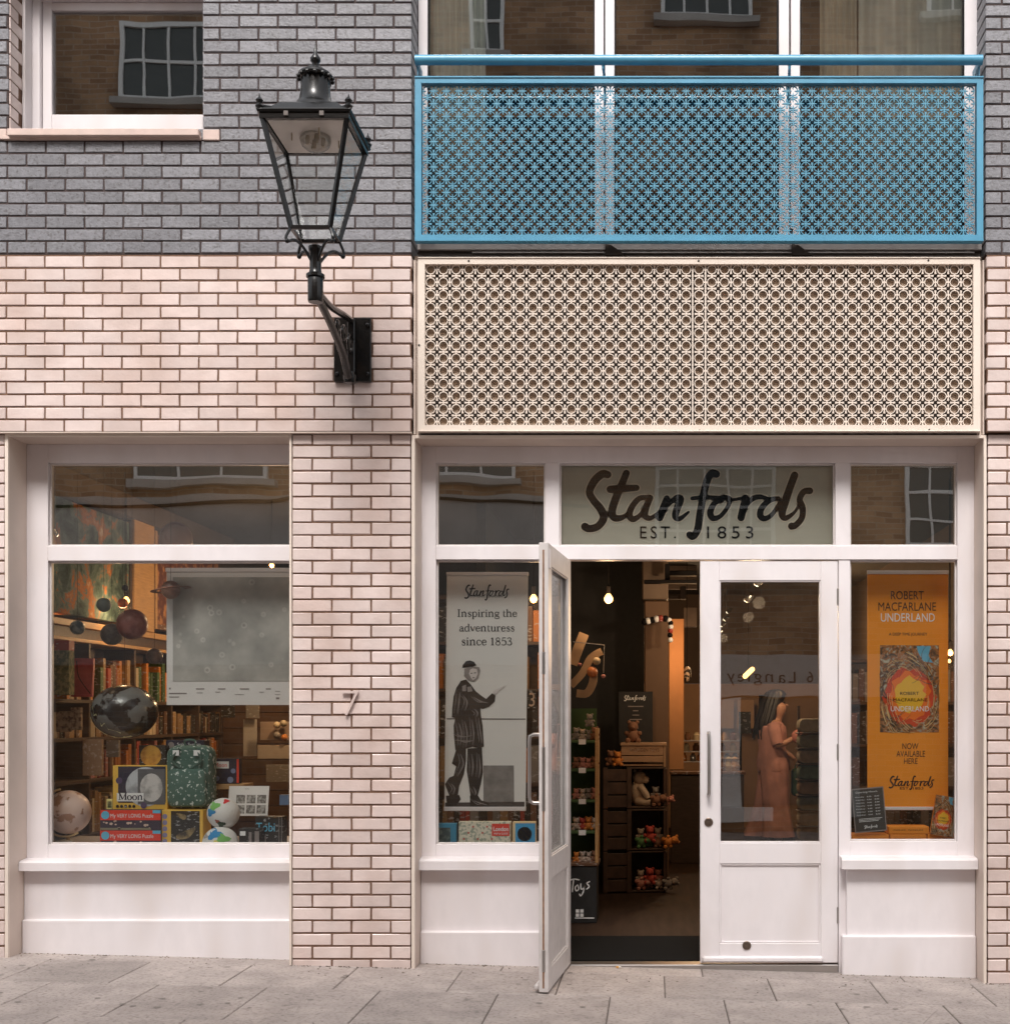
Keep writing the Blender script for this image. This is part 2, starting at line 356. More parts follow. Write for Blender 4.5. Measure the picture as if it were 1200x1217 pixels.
GLASS = glass_mat('window_glass', .055, wob=.06)
GLASS_T = glass_mat('transom_glass', .21, wob=.10)
GLASS_S = glass_mat('sign_glass', .06, wob=.08)
GLASS_D = glass_mat('door_glass', .13, wob=.08)
GLASS_UP = glass_mat('upper_window_glass', .28, wob=.06)
GLASS_LAMP = glass_mat('lamp_glass', .02, (.93, .94, .93))
oak = M('lit_oak', (.48, .28, .12), .5, var=.15, scale=8, streak=(1, 1, 12))
dark_wood = M('dark_wood', (.075, .045, .03), .5, var=.25, scale=10, streak=(1, 6, 6))
black_board = M('black_board', (.018, .017, .017), .6, var=.2, scale=20)
paper = M('white_print', (.86, .83, .81), .6, var=.02)
ink = M('black_ink', (.012, .010, .010), .7, spec=.1)
def flat(name, c, rough=.6, **k): return M(name, tuple(min(v * 1.45, .9) for v in lin(c)) if max(c) > 80 else lin(c), rough, **k)
orange_print = M('orange_print', (.92, .30, .012), .6, var=.03, scale=4)

# ------------------------------------------------------------------ brickwork
BR = {}
def brick_mesh(w, h, d, mat):
    k = (round(w, 3), round(h, 3), round(d, 2), mat.name)
    if k not in BR:
        vs = []
        for q in range(5):
            m = MB().box(-w / 2, w / 2, 0, d, -h / 2, h / 2, .0020 + .0006 * q)
            m.v = [(v[0] + random.uniform(-.0011, .0011), v[1] + random.uniform(0, .0012), v[2] + random.uniform(-.0011, .0011)) for v in m.v]
            me = bpy.data.meshes.new('brick'); me.from_pydata(m.v, [], m.f); me.materials.append(mat)
            bm = bmesh.new(); bm.from_mesh(me); bmesh.ops.recalc_face_normals(bm, faces=bm.faces); bm.to_mesh(me); bm.free()
            vs.append(me)
        BR[k] = vs
    return random.choice(BR[k])
def brick(parent, xa, xb, za, zb, y, d, mat, name='brick'):
    o = bpy.data.objects.new(name, brick_mesh(xb - xa, zb - za, d, mat)); COL.objects.link(o); o.parent = parent
    o.location = Vector(((xa + xb) / 2, y + random.uniform(-.0012, .0012), (za + zb) / 2)) - ORG[parent.name]
    o.rotation_euler = (random.uniform(-.004, .004), random.uniform(-.002, .002), random.uniform(-.004, .004))
    return o
JT = .0105
def brickwork(parent, x0, x1, rows, y, mat, mod, anchor, deepL=False, deepR=False, holes=(), depth=.09, vis=(0, 1200)):
    """rows: list of (ztop, zbot, phase) ; phase 0/1 picks which half-bond offset a joint at `anchor` belongs to"""
    stuff = MB()
    for zt, zb, ph in rows:
        off = anchor + (mod / 2 if ph else 0)
        k0 = math.floor((x0 - off) / mod); k = k0
        while True:
            a = off + k * mod; b = a + mod; k += 1
            if a >= x1 - .01: break
            a2 = max(a, x0); b2 = min(b, x1)
            if b2 - a2 < .03: continue
            segs = [(a2, b2)]
            for hx0, hx1, hz0, hz1 in holes:
                if zb + .02 < hz1 and zt - .02 > hz0:
                    ns = []
                    for p, q in segs:
                        if q <= hx0 + .004 or p >= hx1 - .004: ns.append((p, q)); continue
                        if p < hx0 - .03: ns.append((p, hx0 + JT / 2))
                        if q > hx1 + .03: ns.append((hx1 - JT / 2, q))
                    segs = ns
            for p, q in segs:
                l = (0 if abs(p - x0) < .001 else JT / 2); r = (0 if abs(q - x1) < .001 else JT / 2)
                d = depth
                if deepL and abs(p - x0) < .001 or deepR and abs(q - x1) < .001: d = .215
                pl, pr = CX + (p) * sc(y), CX + q * sc(y); pt = CY - (zb - EYE) * sc(y)
                if pr < vis[0] - 2 or pl > vis[1] + 2 or pt < -2: stuff.box(p + l, q - r, y, y + d, zb + JT / 2, zt - JT / 2)
                else: brick(parent, p + l, q - r, zb + JT / 2, zt - JT / 2, y, d, mat)
    if stuff.v: tag(stuff.build('brick_courses', mat, parent), kind='stuff')
def rows_down(ztop, pitch, n, ph0): return [(ztop - i * pitch, ztop - (i + 1) * pitch, (ph0 + i) % 2) for i in range(n)]

YU = -.04                                                   # face of the upper wall
XL, XR = -4.75, 3.05                                        # how far the wall is built beyond the frame
xa_up = X(489, YU); xb_up = X(1171, YU)
z_pd = Z(302, YU)                                           # line between pale and dark brick
z_lip = Z(513.5, YU)
WIN = (X(10, YU), X(241, YU), Z(153, YU), Z(-60, YU))       # upper left casement opening
# dark wall, left
t = thing('dark_brick_wall', 'grey blue brick upper wall around the casement window, left of the blue balcony', 'brick wall', (X(240), 0, z_pd))
pit = (Z(181, YU) - Z(300.5, YU)) / 8
n = 27; ztop = z_pd + .004 + n * pit
brickwork(t, XL, xa_up, [(ztop - i * pit, ztop - (i + 1) * pit, (n - i) % 2) for i in range(n)], YU, dark_brick, .2285, X(284, YU) + .11425 * 0 - .11425, deepR=True, holes=[(WIN[0], WIN[1], WIN[2] - .01, WIN[3])])
m = MB(); ym = YU + .0065
m.box(XL, WIN[0] - .002, ym, .3, z_pd, ztop); m.box(WIN[1] + .002, xa_up - .004, ym, .17, z_pd, ztop); m.box(WIN[0] - .002, WIN[1] + .002, ym, .3, z_pd, WIN[2] - .001); m.box(WIN[0] - .002, WIN[1] + .002, ym, .3, WIN[3], ztop)
m.build('mortar', mortar_dark, t)
# pale wall, left
t = thing('pale_brick_wall', 'pale pink brick wall behind the lantern bracket, above the left display window', 'brick wall', (X(240), 0, z_lip))
pit = (z_pd - .006 - z_lip) / 14
brickwork(t, XL, xa_up, rows_down(z_pd - .006, pit, 14, 0), YU, pale_brick, .2278, X(465.2, YU), deepR=True)
MB().box(XL, xa_up - .004, ym, .2, z_lip + .004, z_pd - .002).build('mortar', mortar, t)
part('bed_joint', mortar_dark, t, XL, xa_up - .006, YU + .012, .1, z_pd - .004, z_pd + .003, 0)
part('lintel_soffit', beige, t, XL, xa_up - .002, YU + .003, .1, z_lip - .003, z_lip + .003, 0)
# dark wall, right
t = thing('dark_brick_wall', 'grey blue brick upper wall right of the blue balcony', 'brick wall', (X(1190), 0, z_pd))
pit = (Z(4, YU) - Z(298.9, YU)) / 20 * 1.0
pit = (Z(4, YU) - Z(300.5, YU)) / 20
brickwork(t, xb_up, XR, [(z_pd + .004 + (i + 1) * pit, z_pd + .004 + i * pit, (i + 1) % 2) for i in range(26)], YU, dark_brick, .2285, X(1190.5, YU) - .11425, deepL=True)
m = MB().box(xb_up + .004, XR, ym, .17, z_pd, z_pd + 26 * pit).build('mortar', mortar_dark, t)
# pale wall, right (upper)
t = thing('pale_brick_wall', 'pale pink brick wall right of the cream fretwork panel', 'brick wall', (X(1190), 0, z_lip))
pit = (z_pd - .006 - z_lip) / 14
xb2 = X(1172.2, YU)
brickwork(t, xb2, XR, rows_down(z_pd - .006, pit, 14, 1), YU, pale_brick, .2278, X(1195.6, YU) - .1139, deepL=True)
MB().box(xb2 + .004, XR, ym, .2, z_lip + .004, z_pd - .002).build('mortar', mortar, t)
part('bed_joint', mortar_dark, t, xb2 + .006, XR, YU + .012, .1, z_pd - .004, z_pd + .003, 0)
# lower pillars
pz = 15.28 / 200; zp0 = Z(529); 
prow = [(Z(515.6), zp0, 1)] + [(zp0 - i * pz, zp0 - (i + 1) * pz, i % 2) for i in range(45)]
xpa, xpb = X(347.6), X(487.6)
t = thing('brick_pillar', 'pale pink brick pillar between the display window and the shop entrance, carrying a number', 'brick pillar', ((xpa + xpb) / 2, 0, 0))
brickwork(t, xpa, xpb, prow, 0, pale_brick, (xpb - xpa) / 3, xpa, depth=.09)
MB().box(xpa + .001, xpb - .001, .0068, .28, -.4, Z(516)).build('mortar', mortar, t)
t = thing('brick_pillar', 'sliver of pale brick pillar at the far left edge beside the display window', 'brick pillar', (X(0), 0, 0))
brickwork(t, XL, X(5), prow, 0, pale_brick, .2325, X(5), depth=.09)
MB().box(XL, X(5) - .001, .0068, .28, -.4, Z(516)).build('mortar', mortar, t)
t = thing('brick_pillar', 'pale brick pillar right of the entrance beside the orange banner window', 'brick pillar', (X(1190), 0, 0))
brickwork(t, X(1174), XR, prow, 0, pale_brick, .2325, X(1196.8) - .11625 * 2, depth=.09)
MB().box(X(1174) + .001, XR, .0068, .28, -.4, Z(516)).build('mortar', mortar, t)
# shop wall behind the skin, so light stays out
bw = thing('building_core', 'plain rear leaf of the shop front wall seen through the joints', 'wall', (0, .2, 0)); bw['kind'] = 'structure'; del bw['category']; del bw['label']; bw.name = 'wall_core'; ORG['wall_core'] = Vector((0, .2, 0))
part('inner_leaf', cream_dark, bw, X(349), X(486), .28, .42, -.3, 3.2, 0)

# ------------------------------------------------------------------ pavement
pav = thing('pavement', None, None, (0, 0, 0), kind='structure')
def slab(poly):
    h = random.uniform(-.0012, .0012); g = .0030
    cx = sum(p[0] for p in poly) / len(poly); cy = sum(p[1] for p in poly) / len(poly)
    def ins(p, d):
        v = Vector((p[0] - cx, p[1] - cy)); L = v.length; return (p[0] - math.copysign(d, v.x), p[1] - math.copysign(d, v.y))
    m = MB(); n = len(poly); rings = []
    for d, z in ((g, -.05), (g, -.004), (g + .004, 0)):
        rings.append([(*ins(p, d), gz(p[0]) + z + h) for p in poly])
    m.loft(rings)
    return m.build('paving_slab', stone, pav)
rows = [(.32, -.02), (-.02, -.63), (-.63, -1.40), (-1.40, -2.1), (-2.1, -2.85), (-2.85, -3.6), (-3.6, -4.3)]
J1 = [-4.75, -4.16, -3.56, -2.97, -2.367, -1.746, -1.126, -.53, .07, .68, 1.287, 1.884, 2.48, 3.1]
J2 = [-4.75, -4.45, -3.86, -3.27, -2.69, -2.10, -1.484, -.84, -.23, .39, 1.0, 1.585, 2.2, 3.1]
J0 = [-4.75, -3.3, -2.1, -.9, .3, 1.5, 2.3, 3.1]
for ri, (ya, yb) in enumerate(rows):
    if ri == 0: JJ = J0
    elif ri == 1: JJ = J1
    elif ri == 2: JJ = J2
    else: JJ = [-4.75] + [-4.75 + .22 * (ri % 3) + .62 * k for k in range(1, 13)] + [3.1]
    for a, b in zip(JJ, JJ[1:]):
        if b - a < .05: continue
        if ri == 1 and abs(a - .68) < .01:
            slab([(a, ya), (a, yb + .14), (b - .08, ya)]); slab([(a, yb + .14), (a, yb), (b, yb), (b, ya), (b - .08, ya)]); continue
        if ri == 1 and abs(a - 1.287) < .01:
            slab([(a, ya), (a, yb), (b, yb), (1.44, ya)]); slab([(1.44, ya), (b, yb), (b, ya)]); continue
        if ri == 2 and abs(a - 1.0) < .01:
            slab([(a, ya), (a, yb), (1.25, yb), (b, ya)]); slab([(1.25, yb), (b, yb), (b, ya)]); continue
        slab([(a, ya), (a, yb), (b, yb), (b, ya)])
m = MB(); m.add([(-14, .3, gz(-14) - .006), (14, .3, gz(14) - .006), (14, -9.6, gz(14) - .006), (-14, -9.6, gz(-14) - .006)], [(0, 1, 2, 3)])
g = m.build('ground', joint); tag(g, kind='structure')
m = MB(); 
for xa, xb, ya, yb in ((-14, -4.76, .3, -9.6), (3.11, 14, .3, -9.6), (-4.76, 3.11, -4.31, -9.6)):
    m.add([(xa, ya, gz(xa) - .002), (xb, ya, gz(xb) - .002), (xb, yb, gz(xb) - .002), (xa, yb, gz(xa) - .002)], [(0, 1, 2, 3)])
tag(m.build('road', stone), kind='structure')

rr = random.Random(21); m = MB()
for k in range(520):
    u = rr.random(); xx = rr.uniform(XL, XR)
    inwin = X(10) < xx < X(344) or X(493) < xx < X(655) or X(1003) < xx < X(1168)
    if X(655) < xx < X(1003) and u < .8: continue
    yy = (.155 if inwin else -.002) - abs(rr.gauss(0, .012 if u < .8 else .25)) - .004
    if yy < -1.3: continue
    h = rr.uniform(.002, .006); q = rr.uniform(.003, .011); z = gz(xx); a = rr.uniform(0, 3)
    m.add([(xx + q * math.cos(a + i * 2.1) * (1 + .4 * (i == 0)), yy + q * .8 * math.sin(a + i * 2.1), z - .001) for i in range(3)] + [(xx, yy, z + h)], [(0, 1, 3), (1, 2, 3), (2, 0, 3)])
o = m.build('grit', M('grit', (.13, .10, .075), .9, var=.5, scale=12), fix=False); tag(o, 'dark grit and crumbs lying along the foot of the shopfront', 'grit', kind='stuff')
m = MB()
for k in range(60):
    xx = rr.uniform(-4, 2.2); yy = rr.uniform(-1.25, .0); q = rr.uniform(.008, .02)
    m.add([(xx + q * rr.uniform(.8, 1.2) * math.cos(i * .785), yy + q * rr.uniform(.8, 1.2) * math.sin(i * .785), gz(xx + q * math.cos(i * .785)) + .0022) for i in range(8)], [tuple(range(8))])
tag(m.build('gum_spots', M('gum', (.24, .21, .19), .8), fix=False), 'flattened dark gum spots trodden into the paving', 'gum', kind='stuff')
bx_ = X(735, .2); t = thing('cigarette_butt', 'orange tipped cigarette butt on the paving at the foot of the doorway', 'cigarette butt', (bx_, .16, gz(bx_)))
for nm, a, b_, c in (('filter', 0, .016, (.65, .32, .08)), ('paper_tube', .016, .03, (.7, .66, .6))):
    MB().tube([(bx_ - .014 + a, .165, gz(bx_) + .007), (bx_ - .014 + b_, .163, gz(bx_) + .007)], .0065, 8).build(nm, M('butt_' + nm, c, .8), t, smooth=True)
# ------------------------------------------------------------------ left display window
YF = .225; YG = .262
def g(v): return v
t = sw = thing('display_window', 'large white framed shop window on the left filled with globes and puzzle boxes', 'shop window', (X(180), 0, 0))
# trim angle round the opening
tr = X(6), X(10); zt0, zt1 = Z(515.2), Z(518.6)
m = MB(); m.box(tr[0], tr[1], -.004, .02, -.3, zt0, .001); m.box(tr[1], X(344), -.004, .02, zt1, zt0, .001); m.box(X(344), X(346.6), -.004, .02, -.3, zt0, .001)
m.each('edge_trim', cream, t)
m = MB(); m.box(X(6.5), X(10), .02, .33, -.3, zt1 + .01); m.box(X(344.2), X(347.4), .02, .33, -.3, zt1 + .01); m.each('reveal', beige, t)
part('soffit', beige, t, X(10), X(344.2), .02, .33, zt1, zt1 + .012, 0)
def fx(px): return X(px, YF)
def fz(py): return Z(py, YF)
LX0, LX1 = X(10), X(344.2)
gx0, gx1 = fx(57), LX1 - .055
part('frame_stile', white, t, LX0, gx0, YF, YF + .08, fz(1022), zt1)
part('frame_stile', white, t, gx1, LX1, YF, YF + .08, fz(1022), zt1)
part('head_rail', white, t, gx0, gx1, YF + .001, YF + .08, fz(550), zt1)
part('transom_rail', white, t, gx0, gx1, YF - .006, YF + .08, fz(667), fz(648.5), .004)
part('bottom_rail', white, t, gx0, gx1, YF + .001, YF + .08, fz(1022), fz(1004))
def beads(t, x0, x1, z0, z1, y, w=.010):
    m = MB(); m.box(x0, x0 + w, y, y + .02, z0, z1, .002); m.box(x1 - w, x1, y, y + .02, z0, z1, .002); m.box(x0 + w, x1 - w, y, y + .02, z0, z0 + w, .002); m.box(x0 + w, x1 - w, y, y + .02, z1 - w, z1, .002)
    m.each('glazing_bead', white_dirty, t)
def pane(t, x0, x1, z0, z1, y, mat=None):
    o = MB().add([(x0, y, z0), (x1, y, z0), (x1, y, z1), (x0, y, z1), (x0, y + .006, z0), (x1, y + .006, z0), (x1, y + .006, z1), (x0, y + .006, z1)], [(0, 1, 2, 3), (7, 6, 5, 4), (0, 4, 5, 1), (1, 5, 6, 2), (2, 6, 7, 3), (3, 7, 4, 0)])
    return o.build('window_pane', mat or GLASS, t)
for za, zb in ((fz(648.5), fz(550)), (fz(1004), fz(667))):
    beads(t, gx0, gx1, za, zb, YG - .012); pane(t, gx0 + .002, gx1 - .002, za + .002, zb - .002, YG + .01, GLASS_T if za > 2 else GLASS)
def sill(t, x0, x1, y0, pyt, pyb, name='sill'):
    za, zb = Z(pyt, y0 + .03), Z(pyb, y0)
    v = [(YF - .001, za + .008), (y0 + .02, za), (y0, za - .012), (y0, zb), (YF - .001, zb)]
    m = MB().add([(x0, p[0], p[1]) for p in v] + [(x1, p[0], p[1]) for p in v], [(0, 1, 2, 3, 4), (9, 8, 7, 6, 5)] + [(i, (i + 1) % 5, (i + 1) % 5 + 5, i + 5) for i in range(5)])
    return m.build(name, white, t)
sill(t, LX0 + .002, LX1 - .002, .12, 1023, 1035.5)
part('riser_panel', white, t, LX0 + .002, LX1 - .002, .19, .30, Z(1095, .18), Z(1030, .19))
part('skirting', white, t, LX0 + .001, LX1 - .001, .16, .30, -.2, Z(1093.5, .16), .008)

# ------------------------------------------------------------------ entrance shopfront
t = sf = thing('shopfront', 'white timber entrance frame with transom lights, sidelights and raised sills', 'shopfront', (X(830), 0, 0))
EX0, EX1 = X(493), X(1168.6); ez0, ez1 = Z(517.2), Z(521)
m = MB(); m.box(X(489), EX0, -.004, .02, -.3, ez0, .001); m.box(EX0, EX1, -.004, .02, ez1, ez0, .001); m.box(EX1, X(1172), -.004, .02, -.3, ez0, .001); m.each('edge_trim', cream, t)
m = MB(); m.box(X(489.4), EX0, .02, .33, -.3, ez1 + .01); m.box(EX1, X(1172), .02, .33, -.3, ez1 + .01); m.each('reveal', beige, t)
part('soffit', beige, t, EX0, EX1, .02, .33, ez1, ez1 + .012, 0)
SX = [fx(518), fx(647.5), fx(664.5), fx(992.5), fx(1010), fx(1137.5)]
part('frame_stile', white, t, EX0, SX[0], YF, YF + .08, fz(1022), ez1)
part('frame_stile', white, t, SX[5], EX1, YF, YF + .08, fz(1022), ez1)
part('head_rail', white, t, SX[0], SX[5], YF + .001, YF + .08, fz(550), ez1)
part('transom_rail', white, t, SX[0], SX[5], YF - .006, YF + .08, fz(665.5), fz(648.5), .004)
part('mullion', white, t, SX[1], SX[2], YF + .0005, YF + .08, fz(648.5), fz(550))
part('mullion', white, t, SX[3], SX[4], YF + .0005, YF + .08, fz(648.5), fz(550))
DX0, DX1 = fx(664), fx(995.5)
part('door_jamb', white, t, fx(643.5), DX0, YF + .0005, YF + .10, -.1, fz(665.5))
part('door_jamb', white, t, DX1 + .004, SX[4], YF + .0005, YF + .10, -.1, fz(665.5))
# door reveal edge
for a, b, c, d in ((SX[0], SX[1], 648.5, 550), (SX[4], SX[5], 648.5, 550), (SX[2], SX[3], 648.5, 550), (SX[0], fx(643.5), 1004, 665.5), (SX[4], SX[5], 1000, 665.5)):
    beads(t, a, b, fz(c), fz(d), YG - .012)
    pane(t, a + .002, b - .002, fz(c) + .002, fz(d) - .002, YG + .01, GLASS if c > 700 else GLASS_S if abs(a - SX[2]) < .01 else GLASS_T)
part('bottom_rail', white, t, SX[0], fx(643.5), YF + .001, YF + .08, fz(1022), fz(1004))
part('bottom_rail', white, t, SX[4], SX[5], YF + .001, YF + .08, fz(1022), fz(1000))
sill(t, EX0 + .002, fx(655), .12, 1021, 1034.5)
sill(t, X(1000.5, .12), EX1 - .002, .12, 1020, 1033.5)
part('riser_panel', white, t, EX0 + .002, fx(652), .19, .30, Z(1110, .18), Z(1028, .19))
part('riser_panel', white, t, X(1006, .19), EX1 - .002, .19, .30, Z(1115, .18), Z(1028, .19))
part('skirting', white, t, EX0 + .001, fx(655), .16, .30, -.2, Z(1107.5, .16), .008)
part('skirting', white, t, X(1000.5, .16), EX1 - .001, .16, .30, -.2, Z(1112.5, .16), .008)
part('threshold', steel, t, DX0, DX1, .21, .33, -.06, -.0, .004)

# shop name board behind the transom light
t = thing('shop_sign', 'grey green transom board lettered Stanfords EST. 1853 in black script above the doors', 'shop sign', (X(828), .30, 3.0))
sb = M('sign_board', (.58, .55, .46), .55, var=.08, scale=3, bump=.02)
YB = .292
part('board', sb, t, SX[2] - .01, SX[3] + .01, YB, YB + .02, fz(655), fz(545), 0)
def bx(px): return X(px, YB)
def bz(py): return Z(py, YB)
L0, L1 = bx(650 + 138 / 3.333), bx(650 + 1053 / 3.333)
m = MB(); logo(m, L0, L1, bz(530 + 370 / 3.333), bz(530 + 95 / 3.333), YB - .002, grow=9); m.build('letter_outline', flat('letter_outline', (196, 186, 170)), t, fix=False)
m = MB(); logo(m, L0, L1, bz(530 + 370 / 3.333), bz(530 + 95 / 3.333), YB - .004); m.build('lettering', ink, t, fix=False)
m = MB(); text(m, 'EST.', bx(760.5), bx(803), bz(640), bz(625.5), YB - .003, spacing=1.35); text(m, '1853', bx(840), bx(895), bz(640), bz(625.5), YB - .003, spacing=1.35); m.each('letter', ink, t, fix=False)

# ------------------------------------------------------------------ doors
LW = .842; DT, DB = fz(666.5), .008
def door(mx, sgn, label, loc):
    """leaf in local coordinates: x from hinge 0 to sgn*LW, y 0 outside .. .052 inside"""
    t = thing('door', label, 'door', loc)
    st, sr = .118, .104                                     # stile widths: lock side, hinge side
    g0 = fz(1002); g1 = fz(690); p0 = fz(1121.5); p1 = fz(1027)
    X0, X1 = sr, LW - st
    def add(name, mat, *a, b=.003):
        m = MB().box(sgn * a[0], sgn * a[1], *a[2:], b); m.xf(mx); return m.build(name, mat, t)
    w = white if sgn < 0 else white_dirty
    add('stile', w, 0, X0, 0, .052, DB, DT); add('stile', w, X1, LW, 0, .052, DB, DT)
    for a, b_ in ((g1, DT), (p1, g0), (DB, p0)): add('rail', w, X0, X1, .0006, .0514, a, b_)
    add('lower_panel', w, X0 - .004, X1 + .004, .016, .036, p0 - .004, p1 + .004)
    for y0, y1 in ((.006, .016), (.036, .046)):
        m = MB()
        for (a, b_, c, d) in ((X0, X0 + .012, p0, p1), (X1 - .012, X1, p0, p1), (X0 + .012, X1 - .012, p0, p0 + .012), (X0 + .012, X1 - .012, p1 - .012, p1)): m.box(sgn * a, sgn * b_, y0, y1, c, d, .003)
        for (a, b_, c, d) in ((X0, X0 + .008, g0, g1), (X1 - .008, X1, g0, g1), (X0 + .008, X1 - .008, g0, g0 + .008), (X0 + .008, X1 - .008, g1 - .008, g1)): m.box(sgn * a, sgn * b_, y0, y1, c, d, .002)
        m.xf(mx); m.each('moulding', w, t)
    m = MB().box(sgn * X0, sgn * X1, .023, .029, g0, g1); m.xf(mx); m.build('window_pane', GLASS_D, t)
    add('weather_bar', w, .09, LW - .01, -.03, .002, DB + .004, DB + .045, b=.012)
    hz0, hz1 = Z(951), Z(867.5)
    xh = LW - .052
    for side in ((-.062, 0) , ):
        m = MB(); y0 = -.062
        pts = [(sgn * xh, 0, hz1 - .02), (sgn * xh, y0 * .6, hz1 - .02), (sgn * xh, y0 * .95, hz1 - .03), (sgn * xh, y0, hz1 - .06), (sgn * xh, y0, hz0 + .06), (sgn * xh, y0 * .95, hz0 + .03), (sgn * xh, y0 * .6, hz0 + .02), (sgn * xh, 0, hz0 + .02)]
        m.tube(pts, .0105, 10); m.xf(mx); m.build('handle', steel, t, smooth=True)
    lk = M('lock_brass', (.20, .15, .12), .35, metal=.8)
    for (lx, lz) in ((LW - .052, Z(981)), (LW - .285, Z(1132))):
        m = MB(); m.lathe([(.0, -.006), (.014, -.006), (.016, -.003)], (sgn * lx, 0, lz), 20, 'y'); m.lathe([(.027, 0), (.027, -.005), (.022, -.008), (.016, -.008), (.016, -.003)], (sgn * lx, 0, lz), 20, 'y'); m.xf(mx)
        m.build('lock', lk, t, smooth=True)
    if sgn > 0:
        add('lock_plate', steel, LW - .0005, LW + .002, .018, .034, 1.0, 1.35, b=0)
        for z in (.12, 1.75): add('bolt_plate', steel, LW - .0005, LW + .003, .018, .034, z, z + .12, b=.001)
        m = MB().box(LW - .0004, LW + .001, .020, .030, .03, DT - .04); m.xf(mx); m.build('edge_groove', M('worn_timber', (.25, .13, .07), .7, var=.3, scale=30), t)
        add('closer_plate', white, LW - .05, LW - .02, .052, .058, DT - .14, DT - .03, b=.002)
        for z in (.25, 1.25, 2.2): add('hinge', steel, .0, .012, -.008, .0, z, z + .1, b=.003)
    else:
        for z in (.25, 1.25, 2.2): add('hinge', steel, -.006, .006, -.007, .004, z, z + .1, b=.003)
    return t
door(Matrix.Translation((DX1, YF + .003, 0)), -1, 'closed white half glazed door with vertical bar handle, right leaf of the entrance', (DX1, YF, 0))
H = (-.549, YF - .012, 0)
door(Matrix.Translation(H) @ Matrix.Rotation(R(-94.8), 4, 'Z'), 1, 'white half glazed door standing open at right angles to the shopfront', H)

# ------------------------------------------------------------------ fretwork tiles
def prism(mb, pts, y, d):                                    # solid x-z prism, front and sides only
    n = len(pts); v = [(p[0], y, p[1]) for p in pts] + [(p[0], y + d, p[1]) for p in pts]
    mb.add(v, [tuple(range(n))] + [(i, (i + 1) % n, (i + 1) % n + n, i + n) for i in range(n)])
def ring(mb, c, ro, ri, y, d, n=14):
    v = []
    for k in range(n):
        a = 2 * math.pi * k / n; ca, sa = math.cos(a), math.sin(a)
        v += [(c[0] + ro * ca, y, c[1] + ro * sa), (c[0] + ri * ca, y, c[1] + ri * sa), (c[0] + ro * ca, y + d, c[1] + ro * sa), (c[0] + ri * ca, y + d, c[1] + ri * sa)]
    f = []
    for k in range(n):
        a = 4 * k; b = 4 * ((k + 1) % n)
        f += [(a, b, b + 1, a + 1), (a, a + 2, b + 2, b), (a + 1, b + 1, b + 3, a + 3)]
    mb.add(v, f)
def bone(mb, c, L, w, wf, y, d, vert):
    h = L / 2; P = [(-wf, -h), (wf, -h), (w, -h * .35), (w, h * .35), (wf, h), (-wf, h), (-w, h * .35), (-w, -h * .35)]
    if not vert: P = [(p[1], p[0]) for p in P]
    prism(mb, [(c[0] + p[0], c[1] + p[1]) for p in P], y, d)
def fret(x0, x1, z0, z1, nx, nz, y, d, ro, ri, cross, i0, i1):
    mb = MB(); px = (x1 - x0) / nx; pz_ = (z1 - z0) / nz
    for i in range(i0, i1):
        for j in range(nz):
            c = (x0 + (i + .5) * px, z0 + (j + .5) * pz_)
            ring(mb, c, ro, ri, y, d)
            if i > i0 or i == 0 and False:
                bone(mb, (c[0] - px / 2, c[1]), pz_ * .70, .0032, .0062, y + .0004, d, True)
                prism(mb, [(c[0] - px + ro - .002, c[1] - .004), (c[0] - ro + .002, c[1] - .004), (c[0] - ro + .002, c[1] + .004), (c[0] - px + ro - .002, c[1] + .004)], y + .0008, d)
            if j > 0:
                bone(mb, (c[0], c[1] - pz_ / 2), px * .70, .0032, .0062, y + .0004, d, False)
                prism(mb, [(c[0] - .004, c[1] - pz_ + ro - .002), (c[0] + .004, c[1] - pz_ + ro - .002), (c[0] + .004, c[1] - ro + .002), (c[0] - .004, c[1] - ro + .002)], y + .0008, d)
            if cross:
                for k in range(4):
                    a = k * math.pi / 2; ca, sa = math.cos(a), math.sin(a)
                    P = [(ri + .001, -.0042), (ri + .001, .0042), (.0095, .0012), (.0095, -.0012)]
                    prism(mb, [(c[0] + ca * p[0] - sa * p[1], c[1] + sa * p[0] + ca * p[1]) for p in P], y + .001, d)
    return mb
def frame4(t, x0, x1, z0, z1, w, y0, y1, mat, name='frame_rail', b=.003):
    for (a, c, e, f_) in ((x0, x1, z1 - w, z1), (x0, x1, z0, z0 + w)):
        m = MB(); s = 1 if e < z0 + w else -1                # mitred rails
        zi, zo = (f_, e) if e < (z0 + z1) / 2 - .01 and abs(e - z0) < 1e-6 else (e, f_)
        prof = [(a, zo), (c, zo), (c - w, zi), (a + w, zi)]
        m.poly(prof, y0, y1 - y0); m.build(name, mat, t)
    for (xo, xi) in ((x0, x0 + w), (x1, x1 - w)):
        m = MB(); m.poly([(xo, z0), (xo, z1), (xi, z1 - w), (xi, z0 + w)], y0 + .0003, y1 - y0 - .0006); m.build(name, mat, t)

